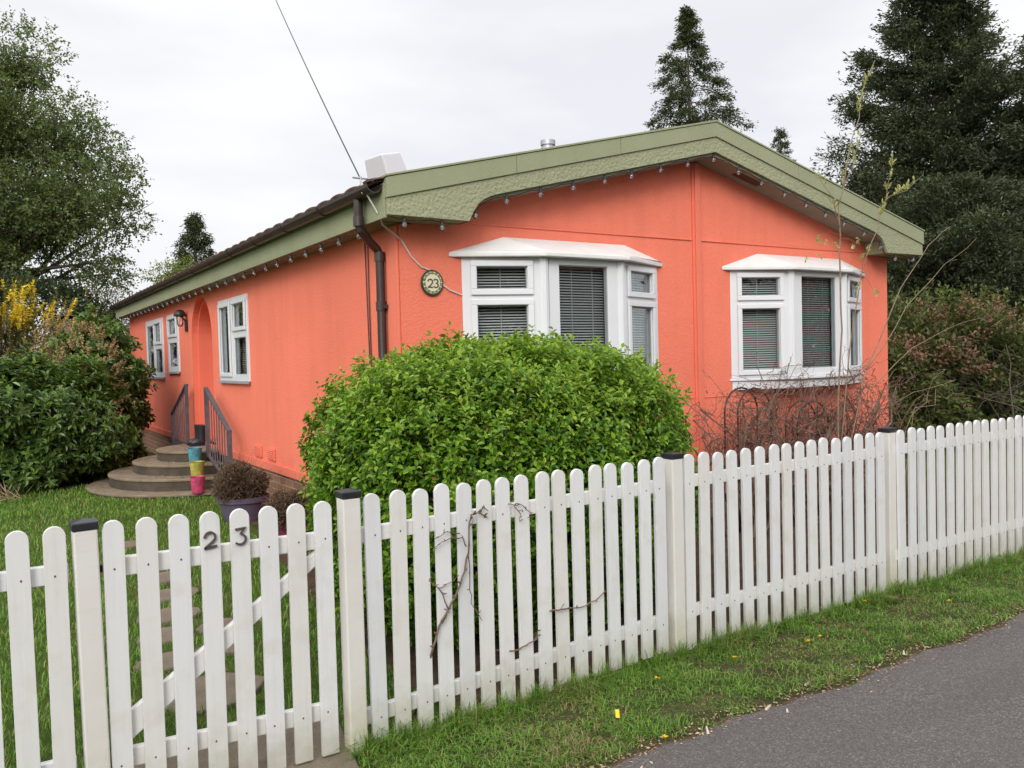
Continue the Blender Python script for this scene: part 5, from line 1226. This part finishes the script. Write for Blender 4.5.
# litter on the verge ---------------------------------------------------------------
n = 1500; P = scatter(0.6, 6.5, -0.9, -0.55, n); P[:, 1] = np.array([edge_y(x) for x in P[:, 0]]) + rng.normal(0.025, .04, n); P[:, 2] = 0.013
D = rdir(n); D[:, 2] *= .15; v, f = leaf_arrays(P, D, unit(np.array([0, 0, 1.0]) + rng.normal(size=(n, 3))*.3), rng.uniform(.006, .022, n), rng.uniform(.004, .012, n), .2, shape=4)
o = np_obj('leaf_litter', v, f, [leaf_mat('litter', [(.12, .07, .04), (.26, .16, .09), (.42, .30, .18), (.55, .45, .32)], .9, .1)]); tag(o, 'brown leaf litter along the edge of the road', 'leaf litter', kind='stuff')
n = 500; P = scatter(0.6, 6.5, -0.65, -0.05, n); P = P[lumps(P, 1, 4, 9) > .1]; P[:, 2] = rng.uniform(.012, .03, len(P)); n = len(P)
v, f = leaf_arrays(P, rdir(n), unit(np.array([0, 0, 1.0]) + rng.normal(size=(n, 3))*.5), rng.uniform(.015, .04, n), rng.uniform(.010, .02, n), .25, shape=4)
o = np_obj('fallen_leaves', v, f, [lm_dead]); tag(o, 'dead brown leaves lying in the verge grass', 'leaf litter', kind='stuff')
chip = simple('pale_chip', (0.55, 0.48, 0.38), .8, .2, 20)
labs = ['pale bark chip nearest the bottom of the picture, at the road edge', 'pale twig chip where soil meets tarmac, left of the middle of the road edge', 'pale splinter of wood beside the other chips at the road edge', 'small pale chip by itself on the tarmac', 'pale forked bark chip at the grass edge, right of the middle', 'pale chip at the road edge towards the right']
for (x, y, ln_, a), lb_ in zip([(0.83, -0.79, .05, .5), (1.28, -0.70, .06, .9), (1.66, -0.70, .055, .3), (1.70, -0.77, .025, .8), (2.02, -0.63, .05, .2), (2.75, -0.66, .045, .6)], labs):
    d = Vector((math.cos(a), math.sin(a), 0)); s = Vector((-d.y, d.x, 0)); m = MB(); p = Vector((x, y, .012))
    m.hexa([p - d*ln_/2 - s*.006, p + d*ln_/2 - s*.003, p + d*ln_/2 + s*.004, p - d*ln_/2 + s*.007], [p - d*ln_*.45 - s*.004 + Vector((0, 0, .007)), p + d*ln_*.45 - s*.002 + Vector((0, 0, .010)), p + d*ln_*.45 + s*.003 + Vector((0, 0, .009)), p - d*ln_*.45 + s*.005 + Vector((0, 0, .008))])
    tag(m.build('bark_chip', chip, bevel=.001), lb_, 'bark chip', 'pale chips at the road edge')
yl_tag = simple('yellow_plastic', (0.78, 0.52, 0.02), .35, .06)
t_ = MB(); a_ = Vector((1.052, -0.39, .035)); ux = Vector((.45, .6, .35)).normalized(); uy = Vector((-.6, .5, 0)).normalized(); uz = ux.cross(uy)
t_.hexa([a_ - ux*.022 - uy*.0085, a_ + ux*.022 - uy*.0085, a_ + ux*.022 + uy*.0085, a_ - ux*.022 + uy*.0085], [q + uz*.002 for q in (a_ - ux*.022 - uy*.0085, a_ + ux*.022 - uy*.0085, a_ + ux*.022 + uy*.0085, a_ - ux*.022 + uy*.0085)])
tag(t_.build('plastic_tag', yl_tag), 'small yellow plastic tag lying tilted in the verge grass', 'litter')
lm_dan = leaf_mat('dandelion_petal', [(0.70, 0.46, 0.01), (0.85, 0.62, 0.02)], .5, .2)
dl = ['yellow dandelion nearest the road edge at the bottom', 'yellow dandelion near the fence foot, left of the second post', 'yellow dandelion in the verge between second and third post', 'yellow dandelion beside another, in the middle of the verge', 'yellow dandelion close to the fence right of the third post', 'yellow dandelion at the right end of the verge', 'yellow dandelion in the long grass below the second post']
for (x, y), lb_ in zip([(1.05, -0.69), (1.45, -0.21), (2.55, -0.30), (2.44, -0.31), (3.30, -0.06), (3.70, -0.36), (1.95, -0.24)], dl):
    root = empty('dandelion', (x, y, 0), lb_, 'dandelion', 'dandelions in the verge')
    n = 34; az = rng.uniform(0, 6.28, n); D = np.stack([np.cos(az), np.sin(az), rng.uniform(.05, .9, n)], 1); v, f = leaf_arrays(np.tile([x, y, .042], (n, 1)), D, np.tile([0, 0, 1.0], (n, 1)) + D*.01, .017*rng.uniform(.6, 1.1, n), .006, shape=4)
    np_obj('flower_head', v, f, [lm_dan], root); MB().tube([(x, y, 0), (x+.003, y, .02), (x, y, .043)], .002, 5).build('stalk', simple('stalk', (.10, .16, .04)), root)
S.render.film_transparent = False
